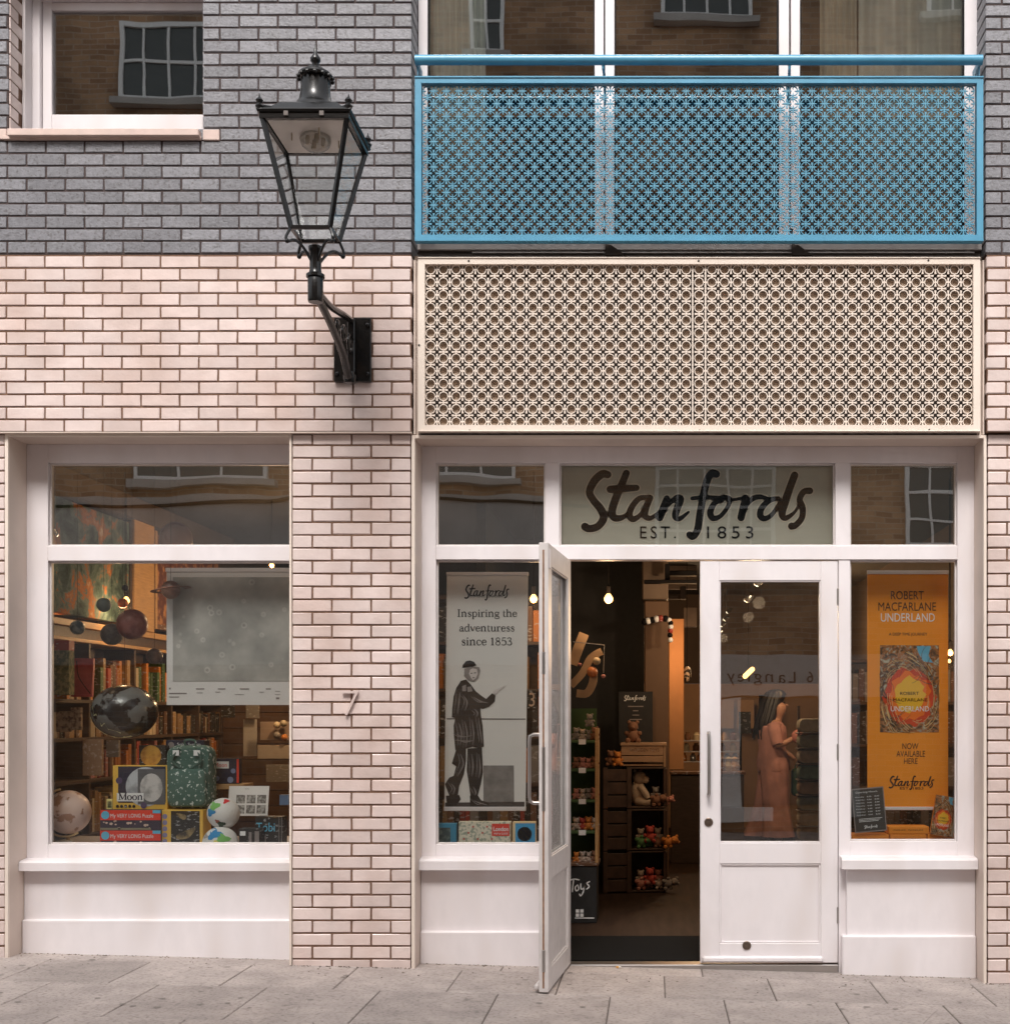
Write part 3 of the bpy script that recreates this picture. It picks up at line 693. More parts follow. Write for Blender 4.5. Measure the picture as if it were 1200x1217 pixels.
# cream fretwork panel above the entrance
t = thing('fretwork_panel', 'cream pierced metal panel of rings above the entrance, below the balcony', 'metal panel', (X(830), 0, Z(514)))
yc = -.012
def cx_(px): return X(px, yc)
def cz_(py): return Z(py, yc)
frame4(t, cx_(497.5), cx_(1163.5), cz_(514), cz_(307), .040, yc - .022, yc + .02, cream)
m = MB(); fw = .010
for a, b, c, d in ((497.5, 1163.5, 308.6, 307), (497.5, 1163.5, 514, 512.4)): m.box(cx_(a), cx_(b), yc - .028, yc - .0215, cz_(c), cz_(d), .002)
m.each('frame_lip', cream, t)
fx0, fx1, fz0, fz1 = cx_(504), cx_(1157), cz_(508.5), cz_(312.5)
NXC, NZC = 43, 13
fret(fx0, fx1, fz0, fz1, NXC, NZC, yc, .013, .0290, .0242, False, 0, 21).build('fretwork_screen', cream, t, fix=False)
o = fret(fx0, fx1, fz0, fz1, NXC, NZC, yc, .013, .0290, .0242, False, 21, 43).build('fretwork_screen', cream, t, fix=False)
pxp = (fx1 - fx0) / NXC; pzp = (fz1 - fz0) / NZC
m = MB()
for k in (21, 22): m.box(fx0 + k * pxp - .004, fx0 + k * pxp + .004, yc - .001, yc + .01, fz0, fz1)
m.each('seam_strip', cream, t)
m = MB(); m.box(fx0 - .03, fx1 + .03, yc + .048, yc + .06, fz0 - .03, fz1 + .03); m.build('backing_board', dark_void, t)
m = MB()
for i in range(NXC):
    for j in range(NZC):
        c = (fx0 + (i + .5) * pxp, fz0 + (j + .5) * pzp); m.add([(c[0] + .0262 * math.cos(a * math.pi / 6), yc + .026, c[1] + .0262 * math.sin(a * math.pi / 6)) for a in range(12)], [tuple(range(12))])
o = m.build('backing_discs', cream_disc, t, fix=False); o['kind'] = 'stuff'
m = MB()
for px, py in ((557, 309.8), (830, 309.8), (1103, 309.3), (558, 511.6), (831, 511.6), (1104, 510.8), (498, 410)):
    m.lathe([(.006, 0), (.006, -.003), (.003, -.004)], (X(px, yc - .022), yc - .022, Z(py, yc - .022)), 8, 'y')
m.each('screw_head', M('screw', (.03, .025, .02), .4, metal=.5), t)
m = MB()
m.box(X(491.5), X(494), .0, .12, Z(516), Z(309)); m.box(X(494.4), X(496.6), .02, .12, Z(516), Z(309)); m.box(X(1164.8), X(1167), .02, .12, Z(516), Z(309)); m.box(X(1167.4), X(1169.4), .0, .12, Z(516), Z(309))
m.each('side_channel', beige, t)
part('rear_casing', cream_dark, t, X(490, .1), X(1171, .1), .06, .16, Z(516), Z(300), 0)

# ------------------------------------------------------------------ blue balcony
yb = -.07
t = thing('balcony', 'blue metal juliet balcony with pierced front panel and tubular handrail', 'balcony', (X(830), 0, Z(289)))
def qx(px): return X(px, yb)
def qz(py): return Z(py, yb)
frame4(t, qx(493.5), qx(1167.5), qz(287.5), qz(92), .038, yb - .016, yb + .03, blue)
m = MB(); m.box(qx(493.5), qx(1167.5), yb - .022, yb - .0155, qz(287.5), qz(285.8)); m.box(qx(493.5), qx(1167.5), yb - .022, yb - .0155, qz(93.6), qz(92)); m.each('frame_lip', blue, t)
bx0, bx1, bz0, bz1 = qx(500), qx(1160), qz(280.5), qz(99.5)
fret(bx0, bx1, bz0, bz1, 44, 12, yb + .006, .009, .0294, .0252, True, 0, 44).build('fretwork_screen', blue_light, t, fix=False)
m = MB(); yr = -.06
m.tube([(X(493.5, yr), yr, Z(71, yr)), (X(1167, yr), yr, Z(71, yr))], .029, 20); m.build('handrail', blue, t, smooth=True)
for px, in ((716.5,), (938,)):
    m = MB(); xx = X(px, yr)
    m.tube([(xx, yr, Z(76, yr)), (xx, yr, Z(80, yr)), (xx + .004, .0, Z(82, yr)), (xx + .006, .06, Z(90, yr)), (xx + .006, .10, Z(110, yr))], .008, 6); m.build('rail_bracket', blue, t)
for px, s_ in ((494.5, 1), (1165.5, -1)):
    m = MB(); m.box(X(px, yr) - .004, X(px, yr) + .004, yr, .13, Z(76, yr), Z(66, yr)); m.poly([(X(px, yr), Z(77, yr)), (X(px, yr) + s_ * .012, Z(77, yr)), (X(px, yr) + s_ * .004, Z(90, yr))], yr + .02, .06); m.build('rail_bracket', blue, t)
m = MB()
for px in (513, 718, 940, 1146): m.box(X(px) - .006, X(px) + .006, yb + .03, .14, Z(285, .05), Z(278, .05)); m.build
m.each('support_arm', M('dark_steel', (.06, .06, .065), .5, metal=.4), t)
# slab edge below the balcony
t = thing('floor_edge', 'grey metal floor edge flashing in the gap under the blue balcony', 'flashing', (X(830), .1, Z(300)))
y0 = .02
part('flashing', grey_soffit, t, X(495), X(1168), .03, .12, Z(296.5, .03), Z(289, .03), .002)
part('lower_flashing', dark_void, t, X(495), X(1168), .05, .13, Z(309, .05), Z(297.5, .05), .002)
m = MB(); m.box(X(560), X(1160), .04, .05, Z(300.2, .04), Z(298.8, .04)); m.build('metal_strip', grey_soffit, t)
for px in (719, 941):
    m = MB(); a = X(px, 0); m.poly([(a, Z(290, 0)), (a + .035, Z(291, 0)), (a + .12, Z(303, 0)), (a, Z(303, 0))], -.005, .03); m.build('bracket_plate', dark_void, t)

# ------------------------------------------------------------------ balcony windows
YW = .17
t = thing('balcony_window', 'three bay white framed window behind the blue balcony rail with pale curtains', 'window', (X(830), YW, Z(290)))
wzb, wzt = Z(306, YW), Z(-70, YW)
for a, b in ((497, 508), (706.5, 717.2), (719, 730), (925.5, 937.6), (939.6, 950.5), (1146, 1162)):
    part('frame_post', white, t, X(a, YW), X(b, YW), YW, YW + .07, wzb, wzt, .003)
for a, b in ((508, 706.5), (730, 925.5), (950.5, 1146)):
    part('bottom_rail', white, t, X(a, YW), X(b, YW), YW + .002, YW + .07, wzb, wzb + .05, .003)
    part('top_rail', white, t, X(a, YW), X(b, YW), YW + .002, YW + .07, wzt - .06, wzt, .003)
    pane(t, X(a, YW) + .001, X(b, YW) - .001, wzb + .05, wzt - .06, YW + .03, GLASS_UP)
    m = MB()
    for e in (a, b - 1.6): m.box(X(e, YW), X(e + 1.6, YW), YW + .004, YW + .025, wzb + .05, wzt - .06)
    m.each('gasket', ink, t)
curtain = M('pale_curtain', (.88, .86, .76), .9, var=.08, scale=10)
def drape(name, px0, px1, y, n, amp, label, mat, z0, z1, cat='curtain'):
    x0, x1 = X(px0, y), X(px1, y); pts = []
    N = n * 8
    for i in range(N + 1):
        u = i / N; pts.append((x0 + (x1 - x0) * u, y + amp * math.sin(u * n * 2 * math.pi) * (1 + .3 * math.sin(u * 17))))
    m = MB(); v = [(p[0], p[1], z) for z in (z0, z1) for p in pts] + [(p[0], p[1] + .004, z) for z in (z0, z1) for p in pts]
    k = N + 1
    f = [(i, i + 1, k + i + 1, k + i) for i in range(N)] + [(2 * k + i, 3 * k + i, 3 * k + i + 1, 2 * k + i + 1) for i in range(N)]
    m.add(v, f); o = m.build(name, mat, None, smooth=False, fix=False)
    for p in o.data.polygons: p.use_smooth = True
    tag(o, label, cat); return o
drape('vertical_blind', 510, 577, .27, 9, .012, 'pale vertical blind gathered at the left end of the balcony window', M('blind_cloth', (.86, .88, .80), .8, var=.05), wzb, wzt, 'blind')
drape('curtain', 1020, 1150, .29, 7, .02, 'sheer pale curtain at the right end of the balcony window', curtain, wzb, wzt)
drape('curtain', 974, 1018, .27, 6, .015, 'gathered cream curtain edge beside the sheer curtain behind the balcony', M('cream_curtain', (.80, .72, .58), .9, var=.08), wzb, wzt)
# upstairs rooms
up = M('upstairs_wall', (.10, .075, .06), .8, var=.1)
m = MB(); zs, zc = Z(308, .3), Z(-70, .3)
struct('upstairs_floor', up, XL, XR, .2, 3.2, zs - .08, zs - .06); struct('upstairs_ceiling', up, XL, XR, .2, 3.2, zc + .05, zc + .08)
struct('upstairs_wall', up, XL, XR, 3.2, 3.25, zs - .08, zc + .08); struct('upstairs_party_wall', up, -1.5, -1.42, .31, 3.2, zs - .06, zc + .05)
struct('upstairs_side_wall', up, XL - .05, XL, .2, 3.25, zs - .08, zc + .08); struct('upstairs_end_wall', up, XR, XR + .05, .2, 3.25, zs - .08, zc + .08)

# ------------------------------------------------------------------ upper left casement
t = thing('casement_window', 'white casement window over a pinkish sill in the grey brick wall, top left', 'window', (X(150), .3, Z(150)))
YC = .24
w0 = WIN[0]; w1 = WIN[1]; wz0 = WIN[2]; wz1 = WIN[3]
m = MB(); m.box(w0 - .10, w0 - .001, YU + .012, YC + .08, wz0, wz1); m.build('jamb_core', mortar, t)
for i in range(16):                                          # pale brick reveal
    z = wz0 + i * .0748
    o = MB().box(w0 - .06, w0 + .006, YU + .012, YU + .012 + (.10 if i % 2 else .148), z + .004, z + .071, .002).build('brick', pale_brick, t)
part('jamb_lining', white, t, w0 + .001, w0 + .02, YU + .165, YC + .06, wz0, wz1)
a = X(47, YC)
part('outer_frame', white, t, w0 + .0205, X(50, YC), YC - .03, YC + .06, wz0, wz1, .004)
part('sash_stile', white, t, X(50.5, YC), X(61.5, YC), YC, YC + .05, wz0, wz1, .004)
part('sash_stile', white, t, X(241, YC), w1 + .05, YC, YC + .05, wz0, wz1, .004)
part('sash_rail', white, t, X(61.5, YC), X(241, YC), YC + .001, YC + .05, wz0 - .002, Z(135.5, YC), .004)
part('sash_rail', white, t, X(61.5, YC), X(241, YC), YC + .001, YC + .05, Z(12, YC), Z(2, YC), .004)
part('frame_head', white, t, w0 + .02, w1, YC - .03, YC + .055, Z(1.8, YC), Z(-30, YC), .004)
pane(t, X(61.5, YC), X(241, YC), Z(135.5, YC), Z(12, YC), YC + .025, GLASS_UP)
part('inner_board', up, t, w0 - .1, w1 + .1, YC + .06, .34, Z(-30, YC), wz1 + .05, 0)
m = MB(); m.box(X(8.5, -.08), X(236, -.08), -.085, .2, Z(161, -.08), Z(152.5, -.08), .004); m.build('sill', sill_stone, t)
part('sill_tile', sill_stone, t, X(3, -.05), X(239, -.05), -.055, .1, Z(165.5, -.05), Z(161, -.05), .003)
part('sill_tile', sill_stone, t, X(241, -.05), X(260.5, -.05), -.05, .08, Z(166, -.05), Z(153.5, -.05), .003)
part('sill_tile', sill_stone, t, X(-40, -.05), X(7.5, -.05), -.05, .08, Z(165, -.05), Z(152.5, -.05), .003)

# ------------------------------------------------------------------ street lantern
ax, ay = -1.757, -.95
t = thing('street_lamp', 'black four sided street lantern on a scrolled bracket fixed to the pale brick', 'street lamp', (X(420), YU, Z(416)))
part('wall_plate', black_metal, t, X(398, YU), X(442, YU), YU - .03, YU, Z(455, YU), Z(379, YU), .004)
m = MB()
for sx in (-1, 1):
    for zz in (Z(388, YU), Z(446, YU)): m.lathe([(.012, 0), (.012, -.008), (.005, -.013)], (X(420, YU) + sx * .09, YU - .03, zz), 8, 'y')
m.each('bolt_head', black_metal, t)
xp = X(420, YU)
part('plate_rib', black_metal, t, xp - .022, xp + .022, YU - .07, YU - .028, Z(452, YU), Z(382, YU), .006)
zA = 3.78
top = [(xp, YU - .04, Z(384, YU)), (ax, -.35, 3.80), (ax, -.65, 3.755), (ax, ay + .03, zA - .03)]
bot = [(xp, YU - .04, Z(447, YU)), (xp, -.18, 3.50), (ax, -.35, 3.58), (ax, -.65, 3.67), (ax, ay + .04, zA - .06)]
m = MB(); m.tube(cr(top, 6), .019, 8); m.tube(cr(bot, 6), [.026] * 7 + [.022] * 18, 8); m.each('bracket_arm', black_metal, t, smooth=True)
m = MB()
for k, (yy, zz, rr) in enumerate(((-.16, 3.68, .075), (-.32, 3.695, .055), (-.46, 3.70, .035))):
    pts = [(ax, yy + rr * (1 - i / 22) * math.cos(i * .55), zz + rr * (1 - i / 22) * math.sin(i * .55)) for i in range(18)]
    m.tube(pts, .010, 6)
m.each('scroll', black_metal, t, smooth=True)
m = MB(); m.lathe([(.034, .0), (.040, .03), (.040, .045), (.030, .05), (.030, .065), (.016, .07)], (xp, -.13, 3.465), 14, 'z'); m.build('bracket_boss', black_metal, t, smooth=True)
m = MB(); m.lathe([(.036, -.10), (.040, -.09), (.040, .04), (.034, .05), (.030, .07), (.030, .16), (.036, .17), (.036, .19), (.02, .20)], (ax, ay, zA), 16); m.build('socket', black_metal, t, smooth=True)
m = MB(); m.lathe([(.048, .0), (.048, .014), (.040, .02)], (ax, ay, zA + .03), 16); m.build('collar', black_metal, t, smooth=True)
zb_, zt_ = 4.035, 4.555; hb, ht = .100, .215
for sx in (-1, 1):
    for sy in (-1, 1):
        m = MB(); m.tube(cr([(ax + sx * .012, ay + sy * .012, zA + .10), (ax + sx * .05, ay + sy * .05, zA + .17), (ax + sx * .085, ay + sy * .085, zb_ - .06), (ax + sx * (hb + .012), ay + sy * (hb + .012), zb_ - .075), (ax + sx * (hb + .02), ay + sy * (hb + .02), zb_ - .055), (ax + sx * hb, ay + sy * hb, zb_)], 4), .008, 6)
        m.ball((ax + sx * (hb + .016), ay + sy * (hb + .016), zb_ - .075), .013, 8, 6); m.build('lantern_leg', black_metal, t, smooth=True)
def bar(m, p, q, w):
    m.tube([p, q], w, 4)
for sx in (-1, 1):
    for sy in (-1, 1):
        m = MB(); m.tube([(ax + sx * hb, ay + sy * hb, zb_), (ax + sx * ht, ay + sy * ht, zt_)], .014, 4); m.build('corner_bar', black_metal, t)
m = MB()
for (h, z, w, th) in ((hb, zb_, .018, .02), (ht, zt_, .024, .03)):
    for s_ in (-1, 1):
        m.box(ax - h - w / 2, ax + h + w / 2, ay + s_ * h - w / 2, ay + s_ * h + w / 2, z - th / 2, z + th / 2, .002)
        m.box(ax + s_ * h - w / 2 + .0005, ax + s_ * h + w / 2 - .0005, ay - h + w / 2, ay + h - w / 2, z - th / 2 + .0005, z + th / 2 - .0005, .002)
m.each('lantern_frame', black_metal, t)
C = [(-1, -1), (1, -1), (1, 1), (-1, 1)]
for i in range(4):
    (a, b), (c, d) = C[i], C[(i + 1) % 4]
    m = MB(); k = .97
    m.quad((ax + a * hb * k, ay + b * hb * k, zb_ + .01), (ax + c * hb * k, ay + d * hb * k, zb_ + .01), (ax + c * ht * k, ay + d * ht * k, zt_ - .012), (ax + a * ht * k, ay + b * ht * k, zt_ - .012)); m.build('window_pane', GLASS_LAMP, t, fix=False)
m = MB(); m.frust([(ht + .018, .0), (ht + .024, .012), (ht + .02, .02), (ht - .02, .035), (.15, .085), (.125, .10)], (ax, ay, zt_ + .015)); m.build('roof', black_metal, t)
m = MB()
m.lathe([(.128, .095), (.132, .10), (.125, .115), (.105, .135), (.085, .165), (.078, .20), (.074, .26), (.074, .275), (.088, .28), (.092, .292), (.086, .305), (.06, .315), (.05, .33), (.03, .345), (.018, .35), (.018, .365), (.026, .375), (.026, .39), (.012, .41), (.007, .44), (.002, .468)], (ax, ay, zt_ + .01), 24)
m.build('chimney', black_metal, t, smooth=True)
m = MB()
for k in range(14):
    a = k * math.pi / 7; m.ball((ax + .088 * math.cos(a), ay + .088 * math.sin(a), zt_ + .292), .012, 6, 5)
tag(m.build('crown_beads', black_metal, t, smooth=True), kind='stuff')
for a, b in C:
    m = MB(); q = (ax + a * (ht + .01), ay + b * (ht + .01), zt_ + .03)
    m.lathe([(.014, 0), (.022, .015), (.012, .03), (.02, .045), (.006, .062), (.001, .08)], q, 8)
    m.tube([(q[0] - a * .08, q[1] - b * .08, q[2] + .03), (q[0] - a * .04, q[1] - b * .04, q[2] + .028), (q[0], q[1], q[2] + .02)], .009, 6); m.build('corner_finial', black_metal, t, smooth=True)
m = MB()
for s_ in (-.09, .09): m.box(ax + s_ - .012, ax + s_ + .012, ay - ht - .02, ay - ht - .006, zt_ - .005, zt_ + .035, .002)
m.each('roof_clip', M('worn_iron', (.16, .14, .13), .4, metal=.5), t)
m = MB(); m.frust([(ht - .02, -.012), (.10, .03), (.08, .035)], (ax, ay, zt_ + .0)); m.build('reflector', M('lamp_reflector', (.85, .80, .76), .35, var=.05), t)
m = MB(); m.lathe([(.075, 0), (.082, -.03), (.07, -.06), (.045, -.08), (.001, -.088)], (ax, ay, zt_ + .0), 18); m.build('burner_bowl', glass_mat('bowl_glass', .10, (.8, .79, .76)), t, smooth=True)
m = MB()
for k in range(4):
    a = k * math.pi / 2 + .4; p = (ax + .04 * math.cos(a), ay + .04 * math.sin(a), zt_ - .055); m.lathe([(.009, 0), (.013, .02), (.009, .05)], p, 8)
    m.tube([(ax + .12 * math.cos(a), ay + .12 * math.sin(a), zt_ + .0), (ax + .12 * math.cos(a), ay + .12 * math.sin(a), zt_ - .05)], .004, 5)
m.each('gas_mantle', M('mantle', (.6, .5, .38), .7), t, smooth=True)

# house number
m = MB(); m.poly([(X(407.5), Z(821.5)), (X(426.6), Z(821.5)), (X(426.3), Z(823.2)), (X(413.4), Z(850)), (X(410.9), Z(850)), (X(422.6), Z(824.2)), (X(407.5), Z(824.2))], -.022, .018)
o = m.build('number_seven', pale_brick); ORG[o.name] = Vector((0, 0, 0)); tag(o, 'raised metal figure 7 standing off the pale brick pillar', 'house number')
# @@INTERIOR@@
# ------------------------------------------------------------------ the building across the lane (seen in the glass)
YO = -9.5; SO = F / (2 * YG + 2 * .0 - YO + D)
def OX(px): return (px - CX) / SO
def OZ(py): return EYE + (CY - py) / SO
def brick_tex(name, c1, c2, mort):
    m = bpy.data.materials.new(name); m.use_nodes = True; n = m.node_tree.nodes; l = m.node_tree.links; b = n['Principled BSDF']; b.inputs['Roughness'].default_value = .85
    ge = n.new('ShaderNodeNewGeometry'); sp = n.new('ShaderNodeSeparateXYZ'); cb = n.new('ShaderNodeCombineXYZ'); l.new(ge.outputs['Position'], sp.inputs[0]); l.new(sp.outputs[0], cb.inputs[0]); l.new(sp.outputs[2], cb.inputs[1])
    br = n.new('ShaderNodeTexBrick'); br.inputs['Scale'].default_value = 1; br.inputs['Brick Width'].default_value = .225; br.inputs['Row Height'].default_value = .075; br.inputs['Mortar Size'].default_value = .006
    br.inputs['Color1'].default_value = (*c1, 1); br.inputs['Color2'].default_value = (*c2, 1); br.inputs['Mortar'].default_value = (*mort, 1); l.new(cb.outputs[0], br.inputs['Vector'])
    nz = n.new('ShaderNodeTexNoise'); nz.inputs['Scale'].default_value = 1.3; nz.inputs['Detail'].default_value = 8; l.new(ge.outputs['Position'], nz.inputs['Vector'])
    mr = n.new('ShaderNodeMapRange'); mr.inputs[1].default_value = .3; mr.inputs[2].default_value = .7; mr.inputs[3].default_value = .55; mr.inputs[4].default_value = 1.35; l.new(nz.outputs[0], mr.inputs[0])
    h = n.new('ShaderNodeHueSaturation'); l.new(br.outputs[0], h.inputs['Color']); l.new(mr.outputs[0], h.inputs['Value']); l.new(h.outputs[0], b.inputs['Base Color']); return m
opp_brick = brick_tex('stock_brick', (.45, .27, .15), (.28, .15, .08), (.40, .31, .23))
t = thing('facing_building', 'brown stock brick building across the lane mirrored in the shop glass', 'building', (0, YO, 0))
part('wall', opp_brick, t, -9.4, 6.2, YO - .4, YO, -.6, 11.4, 0)
render_ = M('grey_render', (.42, .39, .36), .8, var=.15, scale=2)
part('fascia', render_, t, -9.39, OX(648), YO + .001, YO + .12, OZ(790), OZ(590))
part('fascia', M('white_fascia', (.62, .57, .53), .6, var=.06), t, OX(815), OX(1100), YO + .002, YO + .10, OZ(828), OZ(778))
m = MB(); text(m, '6 Langley', OX(862), OX(966), OZ(816), OZ(797), YO + .104, mirror=True, spacing=1.25); m.each('letter', flat('brown_letters', (90, 60, 48)), t, fix=False)
wd = M('sash_white', (.84, .83, .81), .5); wg = M('dark_glass', (.07, .078, .074), .15)
def sash(x0, x1, z0, z1, nx, nz, w=.07):
    part('window_sill', render_, t, x0 - .1, x1 + .1, YO + .001, YO + .14, z0 - .09, z0 - .001)
    m = MB(); m.box(x0 + .01, x1 - .01, YO + .002, YO + .02, z0 + .01, z1 - .01); m.build('window_pane', wg, t)
    m = MB()
    for a, b in ((x0, x0 + w), (x1 - w, x1)): m.box(a, b, YO + .001, YO + .06, z0, z1)
    for a, b in ((z0, z0 + w), (z1 - w, z1)): m.box(x0 + w, x1 - w, YO + .001, YO + .059, a, b)
    for i in range(1, nx): xx = x0 + (x1 - x0) * i / nx; m.box(xx - .016, xx + .016, YO + .02, YO + .05, z0 + w, z1 - w)
    for i in range(1, nz): zz = z0 + (z1 - z0) * i / nz; m.box(x0 + w, x1 - w, YO + .02, YO + .049, zz - .018, zz + .018)
    o = m.build('window_frame', wd, t)
sash(OX(143), OX(262), OZ(120), OZ(28), 4, 2, .06); sash(OX(160), OX(318), OZ(572), OZ(470), 3, 2, .05); sash(OX(490), OX(612), OZ(568), OZ(470), 3, 2, .05)
sash(OX(778), OX(922), OZ(655), OZ(553), 5, 4, .05); sash(OX(1075), OX(1200), OZ(650), OZ(552), 4, 3, .05); sash(OX(786), OX(893), OZ(28), OZ(-60), 4, 3, .05)
sash(OX(560), OX(600), OZ(70), OZ(-50), 2, 3, .05); sash(OX(1098), OX(1190), OZ(24), OZ(-70), 3, 3, .05); sash(OX(400), OX(500), OZ(60), OZ(-50), 3, 3, .05)
for a, b in ((858, 880), (1000, 1020), (700, 716)): part('white_post', wd, t, OX(a), OX(b), YO + .003, YO + .12, OZ(972), OZ(830))
part('plinth', wd, t, OX(700), OX(915), YO + .13, YO + .2, OZ(975), OZ(958))
part('shop_glass', wg, t, OX(716), OX(1000), YO + .001, YO + .03, OZ(957), OZ(830))
m = MB(); m.tube(cr([(OX(-30), YO + .14, OZ(600)), (OX(200), YO + .14, OZ(601)), (OX(400), YO + .14, OZ(592)), (OX(560), YO + .14, OZ(597)), (OX(700), YO + .14, OZ(604))], 6), .022, 6); m.build('cable', ink, t)
# ------------------------------------------------------------------ shop interior shell
RX0, RX1, RY0, RY1, RZ = -4.15, 2.55, .42, 10.0, 3.16
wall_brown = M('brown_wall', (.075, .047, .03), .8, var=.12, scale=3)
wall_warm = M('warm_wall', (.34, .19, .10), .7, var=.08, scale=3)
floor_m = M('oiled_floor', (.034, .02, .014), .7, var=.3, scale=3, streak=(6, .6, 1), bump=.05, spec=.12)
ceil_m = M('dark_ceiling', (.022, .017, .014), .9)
ZB = .70
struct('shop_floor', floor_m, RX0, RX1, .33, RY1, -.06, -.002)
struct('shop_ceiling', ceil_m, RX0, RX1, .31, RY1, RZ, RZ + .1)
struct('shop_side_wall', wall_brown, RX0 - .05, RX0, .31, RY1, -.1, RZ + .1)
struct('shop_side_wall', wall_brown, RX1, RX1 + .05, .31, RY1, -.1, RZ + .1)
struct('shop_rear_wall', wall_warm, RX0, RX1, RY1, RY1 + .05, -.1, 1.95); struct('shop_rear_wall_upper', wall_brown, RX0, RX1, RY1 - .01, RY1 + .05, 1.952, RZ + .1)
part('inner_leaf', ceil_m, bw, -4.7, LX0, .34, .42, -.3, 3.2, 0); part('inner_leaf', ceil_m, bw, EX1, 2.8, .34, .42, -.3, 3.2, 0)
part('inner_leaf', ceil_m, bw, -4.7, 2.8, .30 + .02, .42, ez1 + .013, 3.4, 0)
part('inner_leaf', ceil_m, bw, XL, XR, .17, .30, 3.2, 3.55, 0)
for a, b in ((X(1168), X(1171)), (X(488), X(491))): pass
struct('display_floor', white, RX0, X(352), .306, 1.15, ZB - .03, ZB)
struct('display_floor', white, X(484), fx(655), .306, .80, ZB - .03, ZB)
struct('display_floor', white, X(1000, .3), EX1 + .05, .306, .80, ZB - .03, ZB)
part('display_cheek', ceil_m, bw, RX0, X(352), 1.13, 1.15, 0, ZB - .031, 0); part('display_cheek', ceil_m, bw, X(484), fx(648), .78, .80, 0, ZB - .031, 0); part('display_cheek', ceil_m, bw, X(1010, .3), EX1, .78, .80, 0, ZB - .031, 0)
tag(MB().box(DX0 - .05, DX1 + .05, .335, 1.23, -.001, .006, .002).build('door_mat', M('black_mat', (.009, .009, .009), 1., spec=.1, var=.3, scale=200, bump=.4, bscale=300)), 'black coir mat just inside the open door', 'door mat')
# lamps -------------------------------------------------------------
def point_light(loc, e, col=(1, .62, .32), r=.05):
    L = bpy.data.lights.new('room_light', 'POINT'); L.energy = e; L.color = col; L.shadow_soft_size = r
    o = bpy.data.objects.new('room_light', L); COL.objects.link(o); o.location = loc; return o
bulb_m = M('lit_bulb', (1, .52, .16), .4, emit=3.2)
spot_m = M('lit_spot', (1, .80, .55), .4, emit=8)
def pendant(px, py, y, r, e, label):
    x, z = X(px, y), Z(py, y); t = thing('pendant_lamp', label, 'pendant lamp', (x, y, z))
    m = MB(); m.lathe([(.3 * r, 1.25 * r), (.6 * r, .9 * r), (r, .2 * r), (r * .95, -.3 * r), (.6 * r, -.8 * r), (.1 * r, -1.02 * r)], (x, y, z), 14); m.build('bulb', bulb_m, t, smooth=True)
    m = MB(); m.lathe([(.012, 1.2 * r), (.016, 1.3 * r), (.016, 1.3 * r + .05), (.006, 1.3 * r + .06)], (x, y, z), 8); m.build('lamp_holder', ink, t)
    m = MB(); m.tube([(x, y, z + 1.3 * r + .05), (x, y, RZ)], .003, 5); m.build('cord', ink, t)
    if e: point_light((x, y - r - .04, z - r - .04), e)
LE = .8
pendant(723, 712, 2.2, .034, 10 * LE, 'glowing bare bulb hanging in front of the black wall inside the doorway')
pendant(634, 712, 1.0, .026, 6 * LE, 'glowing bare bulb right of the white Stanfords banner')
pendant(62.5, 712, 1.0, .020, 3 * LE, 'small lit bulb at the far left of the display window')
pendant(150, 714, 1.6, .024, 5 * LE, 'lit bulb hanging in front of the wall map behind the globes')
pendant(323, 672, 2.2, .018, 16 * LE, 'tiny lit bulb above the right corner of the moon poster')
pendant(1129, 776, 1.0, .020, 6 * LE, 'small lit bulb right of the orange banner')
pendant(1128, 786, 1.3, .012, 0, 'tiny dim bulb under the lit one right of the orange banner')
def spot(px, py, y, w, label, e, tilt=.5):
    x, z = X(px, y), Z(py, y); t = thing('spotlight', label, 'spotlight', (x, y, z))
    mx = Matrix.Translation((x, y, z)) @ Matrix.Rotation(tilt, 4, 'Y') @ Matrix.Rotation(R(70), 4, 'X')
    m = MB(); m.lathe([(w * .9, .0), (w, .02), (w * .95, .08), (w * .5, .12)], (0, 0, 0), 14); m.xf(mx); m.build('housing', black_metal, t, smooth=True)
    m = MB(); m.lathe([(w * .85, -.002), (w * .85, -.006)], (0, 0, 0), 14); m.xf(mx); m.build('lens', spot_m, t)
    m = MB(); m.tube([(x, y + .06, z), (x, y + .08, RZ)], .006, 5); m.build('stem', ink, t)
    if e: point_light((x, y - .1, z - .16), e, (1, .72, .45))
spot(900, 693, 2.6, .032, 'upper lit round spotlight inside the closed door glass', 16 * LE, .5)
spot(888, 712, 3.2, .034, 'lower lit round spotlight inside the closed door glass', 18 * LE, .6)
spot(65, 635, .8, .026, 'lit oval spotlight at the left edge of the display transom', 2.5 * LE, .4)
spot(81, 644, 1.1, .026, 'second lit spotlight beside the wall map in the display transom', 3 * LE, .4)
for i, (px, py) in enumerate(((854, 752), (858, 743), (861.5, 736), (865, 727))):
    spot(px, py, 7.0 - .5 * i * 0, .022, ['lowest', 'second lowest', 'second highest', 'highest'][i] + ' of the four small track lights in the row seen through the door glass', 22 * LE if i == 1 else 0, 1.0)
t = thing('strip_light', 'short slanting warm light tube glowing behind the closed door glass', 'strip light', (X(891, 4), 4, Z(799, 4)))
m = MB(); m.tube([(X(885, 4), 4, Z(804, 4)), (X(897, 4), 4.3, Z(794, 4))], .022, 8); m.build('tube', bulb_m, t); m = MB(); m.tube([(X(891, 4), 4.2, Z(797, 4)), (X(891, 4), 4.2, RZ)], .004, 5); m.build('cord', ink, t)
def fill_pendant(x, y, z, r, e, label): pendant(CX + x * sc(y), CY - (z - EYE) * sc(y), y, r, e, label)  # fill lamps added out of view to brighten the interior, fixtures invented
